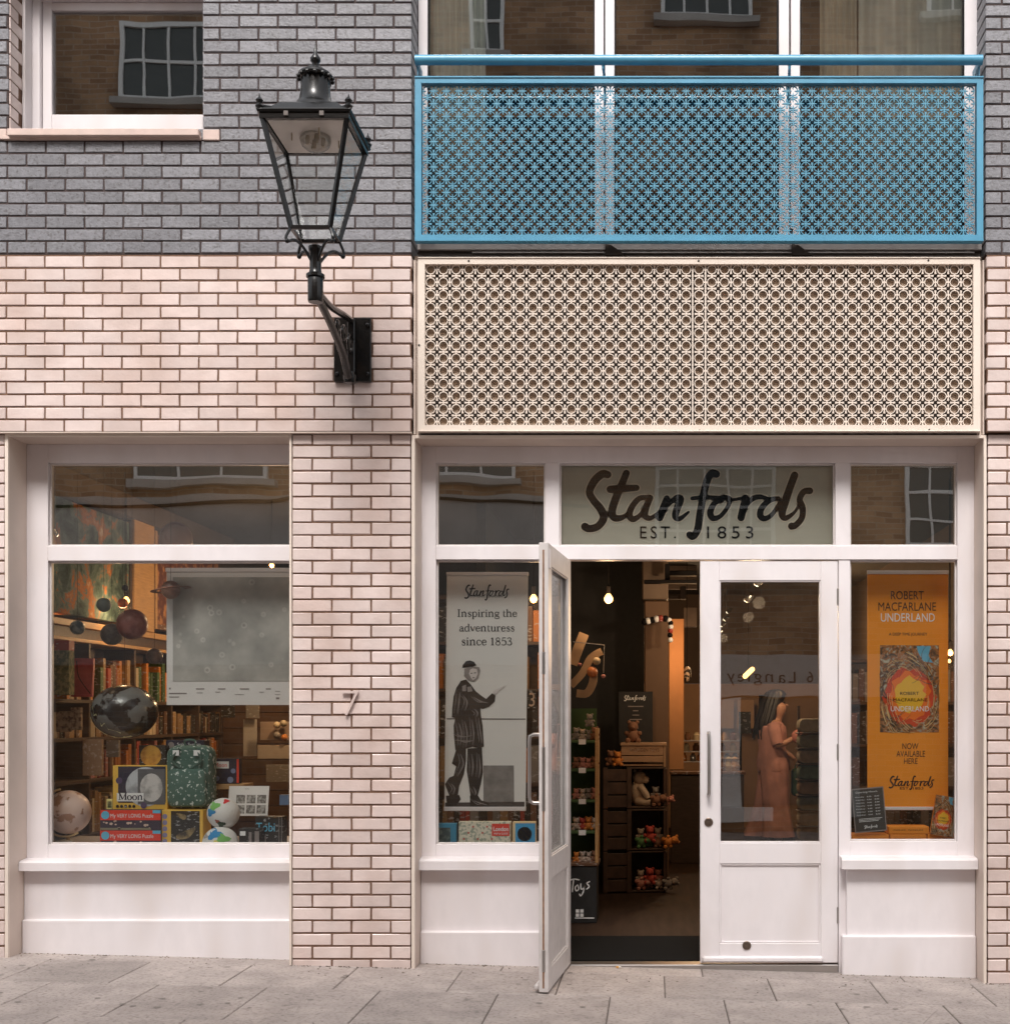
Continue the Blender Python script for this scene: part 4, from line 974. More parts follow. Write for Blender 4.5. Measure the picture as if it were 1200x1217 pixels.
fill_pendant(-2.8, 3.0, 2.2, .05, 26 * LE, 'added warm fill bulb hanging deep in the shop behind the brick pillar')
fill_pendant(2.0, 7.3, 2.52, .05, 34 * LE, 'added warm fill bulb hanging above the woman deep in the shop')
fill_pendant(.6, 5.6, 2.35, .05, 22 * LE, 'added warm fill bulb hanging over the counter behind the door stile')
# side bookcase on the left ----------------------------------------------
FXX = -3.9
t = thing('bookcase', 'long wall of oak bookshelves running back along the left side of the shop', 'bookcase', (-4.0, 2.3, 0))
part('back_panel', dark_wood, t, RX0, RX0 + .015, .46, 4.15, 0, 2.15, 0)
for z in (.70, 1.08, 1.37, 1.63): part('shelf', dark_wood, t, RX0 + .016, FXX, .46, 4.15, z - .025, z, .003)
part('cornice', oak, t, RX0 + .016, FXX + .02, .45, 4.16, 2.12, 2.165, .004); part('cornice', oak, t, RX0 + .016, FXX + .015, .455, 4.155, 2.02, 2.045, .004)
part('frieze', dark_wood, t, RX0 + .016, FXX - .03, .455, 4.155, 2.046, 2.119, 0)
for y in (.46, 1.30, 2.1, 2.86, 3.5, 4.12): part('upright', dark_wood, t, RX0 + .017, FXX - .004, y, y + .03, 0, 2.02, .002)
part('pilaster', oak, t, RX0 + .001, FXX + .03, 2.02, 2.42, 2.166, 3.1, .006)
part('bulkhead', wall_brown, t, RX0, FXX + .05, .45, 4.3, 2.99, 3.15, 0)
BC = {'red': (.35, .045, .03), 'orange': (.50, .17, .03), 'cream': (.52, .42, .28), 'tan': (.34, .2, .09), 'green': (.05, .11, .05), 'brown': (.13, .06, .03), 'black': (.02, .018, .016), 'pink': (.42, .16, .15), 'grey': (.22, .2, .18), 'blue': (.06, .12, .2)}
BM = {k: M('book_' + k, v, .55, rand=.3, col2=tuple(min(.8, c * .5 + .28) for c in v), c2scale=9, c2lo=.60, c2hi=.615, streak=(3, 3, 7)) for k, v in BC.items()}
pages = M('book_pages', (.55, .47, .36), .8)
def book_x(y, th, z, h, d, colr, where, lean=0):
    m = MB(); m.box(0, -d, 0, th, 0, h, .002); 
    mx = Matrix.Translation((FXX - .012 + random.uniform(-.02, .0), y, z)) @ Matrix.Rotation(lean, 4, 'X'); m.xf(mx)
    o = m.build('book', BM[colr]); tag(o, f'{nth((colr, where))} {colr} book from the glass on the {where} of the long oak bookcase', 'book', f'{colr} books on the {where}')
for z, hmax, where, pal in ((1.63, .31, 'top shelf', ['red', 'orange', 'cream', 'tan', 'green', 'brown', 'orange']), (1.37, .19, 'second shelf', ['tan', 'brown', 'black', 'cream']), (1.08, .25, 'third shelf', ['brown', 'orange', 'tan', 'pink', 'red']), (.70, .3, 'lowest visible shelf', ['brown', 'black', 'tan', 'cream'])):
    y = .52 if z > 1.2 else 1.16
    if z == 1.63: y = .98
    while y < 4.08:
        if any(abs(y + .02 - u) < .05 for u in (1.30, 2.1, 2.86, 3.5)): y += .06; continue
        th = random.uniform(.028, .062) * (1.4 if z == 1.37 else 1)
        if random.random() < .08: y += random.uniform(.05, .12); continue
        book_x(y, th, z + .0005, hmax * random.uniform(.72, 1), random.uniform(.12, .18), random.choice(pal), where); y += th + .002
def face_book(px0, px1, py0, py1, y, mat, label, name='book', cat='book', d=.03, prints=None, tilt=0):
    t = thing(name, label, cat, (X((px0 + px1) / 2, y), y, Z(py1, y)))
    x0, x1, z0, z1 = X(px0, y), X(px1, y), Z(py1, y), Z(py0, y)
    mx = Matrix.Translation((x0, y, z0)) @ Matrix.Rotation(-tilt, 4, 'X') @ Matrix.Translation((-x0, -y, -z0))
    MB().box(x0, x1, y, y + d, z0, z1, .002).xf(mx).build({'book': 'cover'}.get(cat, 'body'), mat, t)
    if prints:
        for nm, mt, fn in prints:
            m = MB(); fn(m, x0, x1, z0, z1, y - .0015)
            if m.v: m.xf(mx).build(nm, mt, t, fix=False)
    return t
def rect(m, x0, x1, z0, z1, y): m.quad((x0, y, z0), (x1, y, z0), (x1, y, z1), (x0, y, z1))
def frac(a, b, c, d): return lambda m, x0, x1, z0, z1, y: rect(m, x0 + (x1 - x0) * a, x0 + (x1 - x0) * b, z0 + (z1 - z0) * c, z0 + (z1 - z0) * d, y)
def disc(a, c, r, k=20): return lambda m, x0, x1, z0, z1, y: m.add([(x0 + (x1 - x0) * a + r * math.cos(i * 2 * math.pi / k), y, z0 + (z1 - z0) * c + r * math.sin(i * 2 * math.pi / k)) for i in range(k)], [tuple(range(k))])
def words(s, a, b, c, d, **k): return lambda m, x0, x1, z0, z1, y: text(m, s, x0 + (x1 - x0) * a, x0 + (x1 - x0) * b, z0 + (z1 - z0) * c, z0 + (z1 - z0) * d, y - .001, **k)
white_ink = flat('white_ink', (225, 218, 214)); gold = flat('gold_print', (222, 165, 70)); navy = flat('navy_print', (38, 42, 66)); red_p = flat('red_print', (200, 58, 42)); sky_p = flat('sky_print', (90, 165, 195))
pattern_green = M('green_pattern', (.10, .12, .05), .8, col2=(.30, .27, .14), c2scale=40, c2lo=.45, c2hi=.55)
face_book(64, 82, 773, 826, .66, pattern_green, 'green patterned fabric bag on the top shelf at the far left of the display window', 'fabric_bag', 'bag', .08)
face_book(64, 82, 761, 773, .66, BM['red'], 'dark red flap of cloth above the green patterned bag', 'red_cloth', 'cloth', .08)
face_book(84, 109, 782, 828, .95, M('rose_cover', (.55, .10, .12), .5, var=.15, scale=20), 'rose red folder book standing face out on the top shelf', tilt=.1, prints=[('cover_print', BM['black'], lambda m, x0, x1, z0, z1, y: m.stroke([(x0 + .03, z1 - .02), (x0 + .05, (z0 + z1) / 2), (x1 - .01, z0 + .02)], .006, y))])
face_book(66, 84, 846, 870, .8, M('photo_cover', (.40, .27, .18), .6, col2=(.10, .05, .03), c2scale=35, c2lo=.45, c2hi=.6), 'brown photo box face out on the second shelf, left one')
face_book(84, 96, 841, 868, .8, MATS['photo_cover'], 'brown photo box face out on the second shelf, right one')
kraft = M('kraft_cover', (.40, .26, .17), .7, col2=(.62, .50, .40), c2scale=45, c2lo=.55, c2hi=.68)
face_book(98, 121, 879, 922, .9, kraft, 'large kraft paper notebook face out on the third shelf with pale lettering')
face_book(126, 141, 880, 900, 1.2, BM['grey'], 'small grey book face out on the third shelf right of the kraft notebook')
# wall art ------------------------------------------------------------
mm = bpy.data.materials.new('map_mural'); mm.use_nodes = True; n = mm.node_tree.nodes; l = mm.node_tree.links; b = n['Principled BSDF']; b.inputs['Roughness'].default_value = .9; b.inputs['Specular IOR Level'].default_value = .1
ge = n.new('ShaderNodeNewGeometry'); nz = n.new('ShaderNodeTexNoise'); nz.inputs['Scale'].default_value = 3.6; nz.inputs['Detail'].default_value = 10; nz.inputs['Roughness'].default_value = .7; nz.inputs['Distortion'].default_value = .6; l.new(ge.outputs['Position'], nz.inputs['Vector'])
rp = n.new('ShaderNodeValToRGB'); e = rp.color_ramp.elements; e[0].position = .38; e[0].color = (.018, .028, .022, 1); e[1].position = .68; e[1].color = (.6, .56, .46, 1)
for p, c in ((.47, (.06, .095, .08, 1)), (.53, (.14, .19, .16, 1)), (.56, (.36, .12, .03, 1)), (.61, (.42, .2, .07, 1))): q = e.new(p); q.color = c
l.new(nz.outputs[0], rp.inputs[0]); l.new(rp.outputs[0], b.inputs['Base Color'])
t = thing('wall_map', 'large weathered teal and orange map print mounted on the left shop wall', 'wall map', (FXX, 1.2, 2.2))
part('print', mm, t, FXX - .1, FXX + .002, .5, 1.98, 2.20, 2.96, .002)
m = MB(); m.box(FXX - .1, FXX + .015, .48, .5, 2.18, 2.98); m.build('frame', dark_wood, t); m = MB(); m.box(FXX - .1, FXX + .015, 1.98, 2.0, 2.18, 2.98); m.build('frame', dark_wood, t)
t = thing('wall_picture', 'dark red and gold framed picture beyond the pale pilaster', 'picture', (FXX, 3.0, 2.2))
part('print', M('red_gold_print', (.10, .025, .015), .6, col2=(.42, .2, .08), c2scale=16, c2lo=.5, c2hi=.64), t, FXX - .1, FXX + .004, 2.5, 4.0, 2.24, 2.95, .002)
part('frame', oak, t, FXX - .1, FXX + .02, 2.46, 2.5, 2.2, 2.97, .002); part('frame', BM['brown'], t, FXX - .1, FXX + .02, 2.5, 4.0, 2.2, 2.24, .002)
# hanging globes ------------------------------------------------------
def gm(name, c, c2, s=12, lo=.45, hi=.6, r=.4): return M(name, c, r, col2=c2, c2scale=s, c2lo=lo, c2hi=hi)
def orb(px, py, rpx, y, mat, label, cat='hanging globe', name='hanging_globe', ringed=False, string=True, e=(1, 1, 1)):
    x, z, r = X(px, y), Z(py, y), rpx / sc(y)
    t = thing(name, label, cat, (x, y, z))
    MB().ball((x, y, z), r, 28, 18, e).build('ball', mat, t, smooth=True)
    if string: MB().tube([(x, y, z + r * e[2]), (x, y, RZ)], .0012, 4).build('string', ink, t)
    if ringed:
        m = MB(); k = 28; rr = [[(x + q * math.cos(a * 2 * math.pi / k), y + q * math.sin(a * 2 * math.pi / k), z + .15 * q * math.cos(a * 2 * math.pi / k) + dz) for a in range(k)] for q, dz in ((1.45 * r, 0), (2.1 * r, 0), (2.1 * r, .003), (1.45 * r, .003))]
        m.loft(rr, closed=True); m.build('ring', mat, t)
    return t
orb(157, 742, 18, .62, gm('mars', (.20, .045, .035), (.30, .10, .08), 14), 'large dark red planet ball hanging in the middle of the display window')
orb(133, 754, 13, .72, gm('mercury', (.10, .09, .09), (.18, .16, .15), 20), 'grey planet ball partly behind the large dark red one')
orb(123.5, 719, 8.5, .85, M('pale_blue_ball', (.16, .24, .26), .45, var=.1), 'pale blue planet ball hanging in front of the wall map')
orb(92, 746, 8.5, .7, gm('earth_small', (.05, .09, .12), (.28, .32, .32), 20), 'small blue and white earth ball hanging at the left')
orb(149, 699, 4, .9, M('dark_moon', (.03, .03, .035), .5), 'tiny black moon ball hanging above the lit bulb')
orb(146, 717, 6, 1.5, M('orange_ball', (.55, .14, .03), .5, var=.2), 'small orange planet ball just behind the lit bulb')
orb(203, 701, 11, .38, gm('saturn', (.17, .075, .05), (.30, .15, .10), 10), 'brown ringed planet ball in front of the left edge of the moon poster', ringed=True)
orb(183.5, 780, 9.5, .8, gm('venus', (.09, .05, .035), (.17, .09, .06), 16), 'dark brown planet ball below the large red one')
orb(209, 641, 19, .55, gm('balloon', (.22, .05, .05), (.38, .20, .15), 5, .48, .52), 'red and cream checked balloon ball hanging in the display transom', 'hanging balloon', 'hanging_balloon', e=(1, 1, 1.1))
big = gm('night_globe', (.014, .015, .018), (.17, .175, .17), 8, .50, .53, .25)
t = orb(148, 846, 38, .55, big, 'big black inflatable globe with a yellow coastline hanging over the boxes', 'inflatable globe', 'inflatable_globe', e=(1, 1, .84))
m = MB(); x, z, r = X(148, .55), Z(846, .55), 38.4 / sc(.55)
patch = [(-.93, .30), (-.98, .05), (-.90, -.22), (-.74, -.5), (-.5, -.68), (-.2, -.79), (.12, -.80), (.35, -.76), (.1, -.62), (-.2, -.52), (-.26, -.34), (-.38, -.42), (-.52, -.06), (-.60, -.10), (-.70, .16), (-.78, .34)]
v = []
for i in range(len(patch) // 2):
    for p in (patch[i], patch[len(patch) - 1 - i]):
        q = Vector((p[0], 0, p[1] / .84)); L = min(q.length, .985); q = q.normalized() * L; dy = -math.sqrt(max(0, 1 - L * L)); v.append((x + q.x * r * 1.004, .55 + dy * r * 1.004, z + q.z * r * .84 * 1.004))
m.add(v, [(2 * i, 2 * i + 1, 2 * i + 3, 2 * i + 2) for i in range(len(patch) // 2 - 1)]); m.build('coastline', flat('coast_yellow', (235, 222, 165)), t)
# moon poster ---------------------------------------------------------
mp = bpy.data.materials.new('moon_print'); mp.use_nodes = True; n = mp.node_tree.nodes; l = mp.node_tree.links; b = n['Principled BSDF']; b.inputs['Roughness'].default_value = .6
ge = n.new('ShaderNodeNewGeometry'); n1 = n.new('ShaderNodeTexNoise'); n1.inputs['Scale'].default_value = 5; n1.inputs['Detail'].default_value = 12; l.new(ge.outputs['Position'], n1.inputs['Vector'])
vo = n.new('ShaderNodeTexVoronoi'); vo.inputs['Scale'].default_value = 11; l.new(ge.outputs['Position'], vo.inputs['Vector'])
r1 = n.new('ShaderNodeValToRGB'); r1.color_ramp.elements[0].position = .35; r1.color_ramp.elements[0].color = (.36, .35, .33, 1); r1.color_ramp.elements[1].position = .7; r1.color_ramp.elements[1].color = (.62, .60, .56, 1); l.new(n1.outputs[0], r1.inputs[0])
r2 = n.new('ShaderNodeValToRGB'); r2.color_ramp.elements[0].position = .0; r2.color_ramp.elements[0].color = (.55, .55, .55, 1); r2.color_ramp.elements[1].position = .24; r2.color_ramp.elements[1].color = (1, 1, 1, 1); q = r2.color_ramp.elements.new(.17); q.color = (1.45, 1.45, 1.45, 1); l.new(vo.outputs['Distance'], r2.inputs[0])
mu = n.new('ShaderNodeMix'); mu.data_type = 'RGBA'; mu.blend_type = 'MULTIPLY'; mu.inputs[0].default_value = .8; l.new(r1.outputs[0], mu.inputs[6]); l.new(r2.outputs[0], mu.inputs[7]); l.new(mu.outputs[2], b.inputs['Base Color'])
y = .44
t = thing('moon_poster', 'white poster with a grey cratered moon surface hanging behind the display glass', 'poster', (X(270, y), y, Z(675, y)))
part('sheet', paper, t, X(198, y), X(349, y), y, y + .003, Z(838, y), Z(677, y), 0)
part('top_rod', white, t, X(197, y), X(350, y), y - .006, y + .008, Z(680, y), Z(675, y), .002)
m = MB(); rect(m, X(205.5, y), X(345, y), Z(810, y), Z(686, y), y - .002); m.build('moon_picture', mp, t, fix=False)
gp = flat('grey_print', (120, 112, 110)); m = MB()
for a, b_, c, d in ((201, 203, 819.5, 817.5), (201, 222, 825, 823.6), (201, 213, 829, 828), (233, 243, 819.5, 818.3), (259, 268, 819.5, 818.3), (285, 296, 819.5, 818.3), (316, 322, 819.5, 818.3), (234, 241, 824, 823.3), (256, 262, 823, 822.4), (279, 290, 826, 825.4), (308, 314, 823, 822.4), (327, 333, 822, 821.4), (327, 333, 826, 825.4), (328, 332, 831, 829)): rect(m, X(a, y), X(b_, y), Z(c, y), Z(d, y), y - .002)
m.build('caption_lines', gp, t, fix=False)
# display window stock -------------------------------------------------
y = .55; t = thing('desk_globe', 'pink antique style desk globe on a gold stand in the left corner of the window', 'desk globe', (X(81, y), y, ZB)); x, z, r = X(81, y), Z(965.5, y), 26 / sc(y)
MB().ball((x, y, z), r, 30, 20).build('ball', M('pink_globe', (.90, .68, .60), .35, col2=(.5, .27, .18), c2scale=12, c2lo=.55, c2hi=.58), t, smooth=True)
goldm = M('gold_metal', (.78, .58, .30), .4, metal=.25)
m = MB(); pts = [(x + 1.09 * r * math.cos(a), y, z + 1.09 * r * math.sin(a)) for a in [R(100 + 12 * k) for k in range(18)]]; pts = [(p[0], p[1] - .05, p[2]) for p in pts]; m.tube(pts, .007, 8); m.build('meridian', goldm, t, smooth=True)
m = MB(); zf = Z(998, y); m.lathe([(.06, 0), (.062, .008), (.055, .014), (.012, .02), (.009, z - 1.08 * r - ZB - .0)], (x, y, ZB), 18); m.build('stand', goldm, t, smooth=True)
part('base_plaque', M('cream_plaque', (.6, .52, .4), .5), t, x - .065, x + .06, y - .07, y - .045, ZB, ZB + .032, .003)
def puzzle(py0, label, tone):
    y = .42; x0, x1 = X(119, y), X(191, y); z1 = Z(py0, y); z0 = z1 - 24 / sc(y)
    t = thing('puzzle_box', label, 'puzzle box', (x0, y, z0)); part('carton', flat('purple_space', (62, 50, 66)), t, x0, x1, y, y + .16, z0, z1, .002)
    h = z1 - z0; yy = y - .0015
    m = MB(); rect(m, x0, x1, z1 - h * .5, z1, yy); m.build('red_band', red_p, t, fix=False)
    m = MB(); m.add([(x0 + .033 + .026 * math.cos(a * math.pi / 8), yy - .001, z1 - h * .25 + .026 * math.sin(a * math.pi / 8)) for a in range(16)], [tuple(range(16))]); rect(m, x1 - .05, x1, z1 - h * .16, z1, yy - .001); m.build('blue_badge', sky_p, t, fix=False)
    m = MB(); text(m, 'My VERY LONG Puzzle', x0 + .066, x1 - .045, z1 - h * .43, z1 - h * .18, yy - .001); m.build('title', white_ink, t, fix=False)
    m = MB(); rr = random.Random(3)
    for k in range(14): a = x0 + .02 + rr.random() * (x1 - x0 - .05); c = z0 + .01 + rr.random() * h * .38; s = rr.uniform(.003, .010); m.add([(a + s * 1.3 * math.cos(i), yy - .001, c + s * math.sin(i)) for i in (0, 1.2, 2.4, 3.6, 4.9)], [(0, 1, 2, 3, 4)])
    m.build('picture_shapes', flat('pale_shapes', (190, 165, 150)), t, fix=False)
    m = MB(); rect(m, x0, x1 - .06, z0 + .002, z0 + h * .12, yy - .001); m.build('picture_ground', flat('olive_print', (120, 112, 92)), t, fix=False)
puzzle(963, 'red long puzzle box, upper one of the pile beside the desk globe', 0)
puzzle(987.3, 'red long puzzle box, lower one of the pile beside the desk globe', 1)
y = .5
moon_p = M('moon_face', (.60, .64, .68), .5, col2=(.32, .34, .37), c2scale=11, c2lo=.45, c2hi=.65)
face_book(134, 199, 910, 962.6, y, gold, 'yellow and navy boxed kit with a big grey moon, standing on the red boxes', 'moon_kit_box', 'toy box', .09, prints=[
    ('navy_panel', navy, frac(.1, .97, .16, .98)), ('moon_picture', moon_p, lambda m, x0, x1, z0, z1, y: m.add([(x0 + (x1 - x0) * .60 + .125 * math.cos(i * math.pi / 14), y - .001, z0 + (z1 - z0) * .52 + .125 * math.sin(i * math.pi / 14)) for i in range(28)], [tuple(range(28))])),
    ('window_cutout', flat('grey_blister', (82, 84, 88)), lambda m, x0, x1, z0, z1, y: rect(m, x0 + (x1 - x0) * .46, x0 + (x1 - x0) * .96, z0 + (z1 - z0) * .12, z0 + (z1 - z0) * .92, y - .0015)),
    ('model_moon', M('model_moon', (.68, .66, .65), .5, col2=(.34, .34, .34), c2scale=16, c2lo=.45, c2hi=.65), lambda m, x0, x1, z0, z1, y: m.add([(x0 + (x1 - x0) * .71 + .072 * math.cos(i * math.pi / 10), y - .0025, z0 + (z1 - z0) * .5 + .09 * math.sin(i * math.pi / 10)) for i in range(20)], [tuple(range(20))])),
    ('title_plate', white_ink, lambda m, x0, x1, z0, z1, y: rect(m, x0 + (x1 - x0) * .08, x0 + (x1 - x0) * .57, z0 + (z1 - z0) * .19, z0 + (z1 - z0) * .38, y - .003)),
    ('title', navy, lambda m, x0, x1, z0, z1, y: serif(m, 'Moon', x0 + (x1 - x0) * .11, x0 + (x1 - x0) * .55, z0 + (z1 - z0) * .225, y - .004, 1.25)),
    ('badge', flat('purple_badge', (72, 62, 92)), lambda m, x0, x1, z0, z1, y: [disc(.12, .66, .021)(m, x0, x1, z0, z1, y - .002), disc(.57, .1, .02)(m, x0, x1, z0, z1, y - .002)]),
    ('icon_row', BM['black'], lambda m, x0, x1, z0, z1, y: [disc(.09 + .075 * k, .08, .010, 10)(m, x0, x1, z0, z1, y - .002) for k in range(5)])])
face_book(126.5, 133.5, 950, 962.6, .5, flat('cream_card', (215, 195, 130)), 'small cream and green card propped left of the moon kit box', 'small_card', 'card', .02, prints=[('green_print', pattern_green, frac(.2, .9, .2, .8))])
face_book(165, 197, 886, 909.5, .56, BM['black'], 'black box with an orange sun disc standing behind the moon kit', 'sun_box', 'toy box', .08, prints=[('sun_disc', M('sun_disc', (.62, .33, .06), .5, col2=(.45, .2, .04), c2scale=18), disc(.45, .48, .066, 28))])
face_book(197, 243, 880, 900, .62, navy, 'navy solar system box lying behind the green backpack', 'solar_system_box', 'toy box', .1, prints=[('title', white_ink, words('Solar System', .3, .9, .62, .85)), ('badge', gp, disc(.14, .72, .02))])
# backpack
y = .50; bp_m = M('backpack_cloth', (.075, .155, .13), .8, col2=(.70, .76, .72), c2scale=42, c2lo=.575, c2hi=.62, bump=.3, bscale=40)
t = thing('backpack', 'dark green backpack speckled with white print standing on a boxed telescope', 'backpack', (X(222, y), y, Z(962, y)))
x0, x1, z0, z1 = X(196, y), X(250, y), Z(962, y), Z(886, y)
def rrect(cx, cz, hw, hz, rad, k=5):
    out = []
    for sx, sz, a0 in ((1, 1, 0), (-1, 1, 90), (-1, -1, 180), (1, -1, 270)):
        for i in range(k + 1):
            a = R(a0 + 90 * i / k); out.append((cx + sx * (hw - rad) + rad * math.cos(a), cz + sz * (hz - rad) + rad * math.sin(a)))
    return out
def pillow(m, cx, cz, hw, hz, y0, dep, rad):
    rings = []
    for u, s in ((0, .90), (.15, .97), (.5, 1.0), (.85, .97), (1, .90)):
        rings.append([(p[0], y0 + dep * u, p[1]) for p in rrect(cx, cz, hw * s, hz * s, rad * s)])
    m.loft(rings)
m = MB(); pillow(m, (x0 + x1) / 2, (z0 + z1) / 2, (x1 - x0) / 2, (z1 - z0) / 2, y, .15, .06); m.build('pack_body', bp_m, t, smooth=True)
m = MB(); pillow(m, (x0 + x1) / 2 + .004, z0 + (z1 - z0) * .34, (x1 - x0) * .42, (z1 - z0) * .30, y - .045, .05, .04); m.build('front_pocket', bp_m, t, smooth=True)
m = MB(); m.tube(cr([((x0 + x1) / 2 - .03, y + .05, z1 - .01), ((x0 + x1) / 2 - .03, y + .04, z1 + .03), ((x0 + x1) / 2 + .03, y + .04, z1 + .03), ((x0 + x1) / 2 + .03, y + .05, z1 - .01)], 5), .007, 6); m.build('grab_handle', bp_m, t, smooth=True)
dg = M('strap_cloth', (.06, .12, .10), .8)
for s in (-1, 1):
    m = MB(); m.tube(cr([((x0 + x1) / 2 + s * .05, y - .002, z1 - .02), ((x0 + x1) / 2 + s * .09, y - .02, z1 - .10), ((x0 + x1) / 2 - s * .01, y - .03, z1 - .17)], 5), .009, 6); m.build('strap', dg, t, smooth=True)
for a in (.26, .72): part('swing_tag', white_ink, t, x0 + (x1 - x0) * a - .02, x0 + (x1 - x0) * a + .02, y - .016, y - .013, z1 - .065, z1 - .03, 0)
face_book(190, 241, 962.8, 1006, .44, gold, 'gold edged black telescope box under the green backpack', 'telescope_box', 'toy box', .16, prints=[
    ('black_window', BM['black'], frac(.26, .93, .03, .97)), ('lens_picture', M('lens_tan', (.34, .25, .12), .5, col2=(.05, .04, .03), c2scale=14), lambda m, x0, x1, z0, z1, y: [m.stroke([(x0 + .12, z0 + .06), (x0 + .17, z0 + .075), (x0 + .215, z0 + .11)], [.035, .05, .02], y - .001), m.stroke([(x0 + .11, z1 - .03), (x0 + .15, z1 - .045)], [.02, .035], y - .001)]),
    ('planet_badges', flat('lilac_badge', (125, 118, 150)), lambda m, x0, x1, z0, z1, y: [disc(.12, .14 + .17 * k, .016, 12)(m, x0, x1, z0, z1, y - .001) for k in range(5)])])
face_book(250, 284, 901.5, 931.5, .72, navy, 'dark blue moon game box with a white title label standing at the back', 'game_box', 'game box', .06, prints=[('title_label', white_ink, frac(.1, .65, .6, .88)), ('title', red_p, words('Moon', .16, .58, .66, .82)), ('red_edge', red_p, frac(.92, 1, .03, .97)), ('picture', flat('blue_grey', (110, 120, 150)), lambda m, x0, x1, z0, z1, y: [disc(.22, .2, .018)(m, x0, x1, z0, z1, y), disc(.8, .5, .016)(m, x0, x1, z0, z1, y), disc(.7, .15, .02)(m, x0, x1, z0, z1, y)])])
part('unused', ink, None, 0, .001, 0, .001, -5, -4.999, 0) if False else None
part_ = tag(MB().box(X(238, .7), X(290, .7), .68, .90, Z(938, .72), Z(932, .72), .003).build('display_plinth', oak), 'small oak ledge carrying the dark blue moon game box', 'ledge')
# plush globes
def plush(px, py, rp, y, label, seed):
    x, z, r = X(px, y), Z(py, y), rp / sc(y); t = thing('plush_globe', label, 'plush globe', (x, y, z))
    MB().ball((x, y, z), r, 28, 18, (1, 1, .97)).build('ball', M('plush_white', (.86, .85, .83), .95, bump=.5, bscale=60), t, smooth=True)
    rr = random.Random(seed)
    def blob(cx, cz, s, mat, nm='land_patch'):
        m = MB(); k = 14; pts = []
        for i in range(k):
            a = i * 2 * math.pi / k; q = s * (1 + .35 * math.sin(3 * a + seed) + .15 * rr.random()); px_, pz_ = cx + q * math.cos(a), cz + q * .8 * math.sin(a)
            L = math.hypot(px_, pz_)
            if L > .96: px_, pz_ = px_ * .96 / L, pz_ * .96 / L
            pts.append((px_, pz_))
        c = (sum(p[0] for p in pts) / k, sum(p[1] for p in pts) / k)
        def on(p, g=1.012): return (x + p[0] * r * g, y - math.sqrt(max(0, 1 - p[0] ** 2 - p[1] ** 2)) * r * g, z + p[1] * r * g * .97)
        mid = [((p[0] + c[0]) / 2, (p[1] + c[1]) / 2) for p in pts]
        m.add([on(p) for p in pts] + [on(p) for p in mid] + [on(c)], [(i, (i + 1) % k, (i + 1) % k + k, i + k) for i in range(k)] + [(i + k, (i + 1) % k + k, 2 * k) for i in range(k)]); m.build(nm, mat, t, smooth=True)
    gr = flat('felt_green', (110, 165, 90), .9); bl = flat('felt_blue', (45, 120, 170), .9); rd = flat('felt_red', (190, 50, 55), .9); dk = flat('felt_dark', (60, 80, 62), .9)
    if seed == 1: blob(-.35, .52, .33, gr); blob(-.5, .12, .26, bl); blob(.32, .82, .15, rd); blob(.1, -.62, .22, dk); blob(-.1, -.42, .12, flat('felt_brown', (150, 85, 70), .9))
    else: blob(-.1, .62, .34, bl); blob(.35, .35, .3, gr); blob(-.62, .5, .15, flat('felt_grey', (150, 145, 140), .9)); blob(.1, .1, .2, flat('felt_yellow', (215, 190, 110), .9)); blob(.4, -.1, .15, rd)
plush(265.5, 967, 19, .47, 'white plush earth globe with green and red felt land, upper one of two', 1)
plush(262, 1003, 21, .42, 'white plush earth globe with blue felt on top, lower one of two', 2)
face_book(270, 318, 934, 970, .62, paper, 'white information sheet with grey photographs leaning behind the plush globe', 'leaflet_sheet', 'leaflet', .004, tilt=.2, prints=[('photo_rows', M('grey_photos', (.16, .15, .14), .6, col2=(.5, .48, .45), c2scale=50), lambda m, x0, x1, z0, z1, y: [rect(m, x0 + (x1 - x0) * (.2 + .26 * i), x0 + (x1 - x0) * (.42 + .26 * i), z0 + (z1 - z0) * (.08 + .34 * j), z0 + (z1 - z0) * (.36 + .34 * j), y) for i in range(3) for j in range(2)]), ('heading', gp, words('MOON', .4, .5, .88, .92))])
face_book(284, 310, 985, 1006, .42, BM['black'], 'low black box with grey and red icons right of the plush globes', 'toy_box', 'toy box', .1, prints=[('label', white_ink, frac(.05, .3, .6, .85)), ('icons', gp, lambda m, x0, x1, z0, z1, y: [frac(.45, .58, .2, .8)(m, x0, x1, z0, z1, y), frac(.72, .92, .1, .85)(m, x0, x1, z0, z1, y)])])
face_book(303, 336, 971, 1006, .5, BM['black'], 'tall black box with pale blue lettering in the right corner of the display window', 'toy_box', 'toy box', .1, prints=[('title', sky_p, words('Tobi', .05, .72, .5, .8)), ('edge_line', gp, lambda m, x0, x1, z0, z1, y: [frac(.86, .88, 0, 1)(m, x0, x1, z0, z1, y), frac(.96, .98, 0, 1)(m, x0, x1, z0, z1, y)]), ('picture', gp, frac(.05, .4, .08, .36))])
face_book(332, 343, 945, 957, .9, flat('blue_card', (95, 125, 165)), 'small blue card box at the right edge of the display window', 'card_box', 'card', .05)
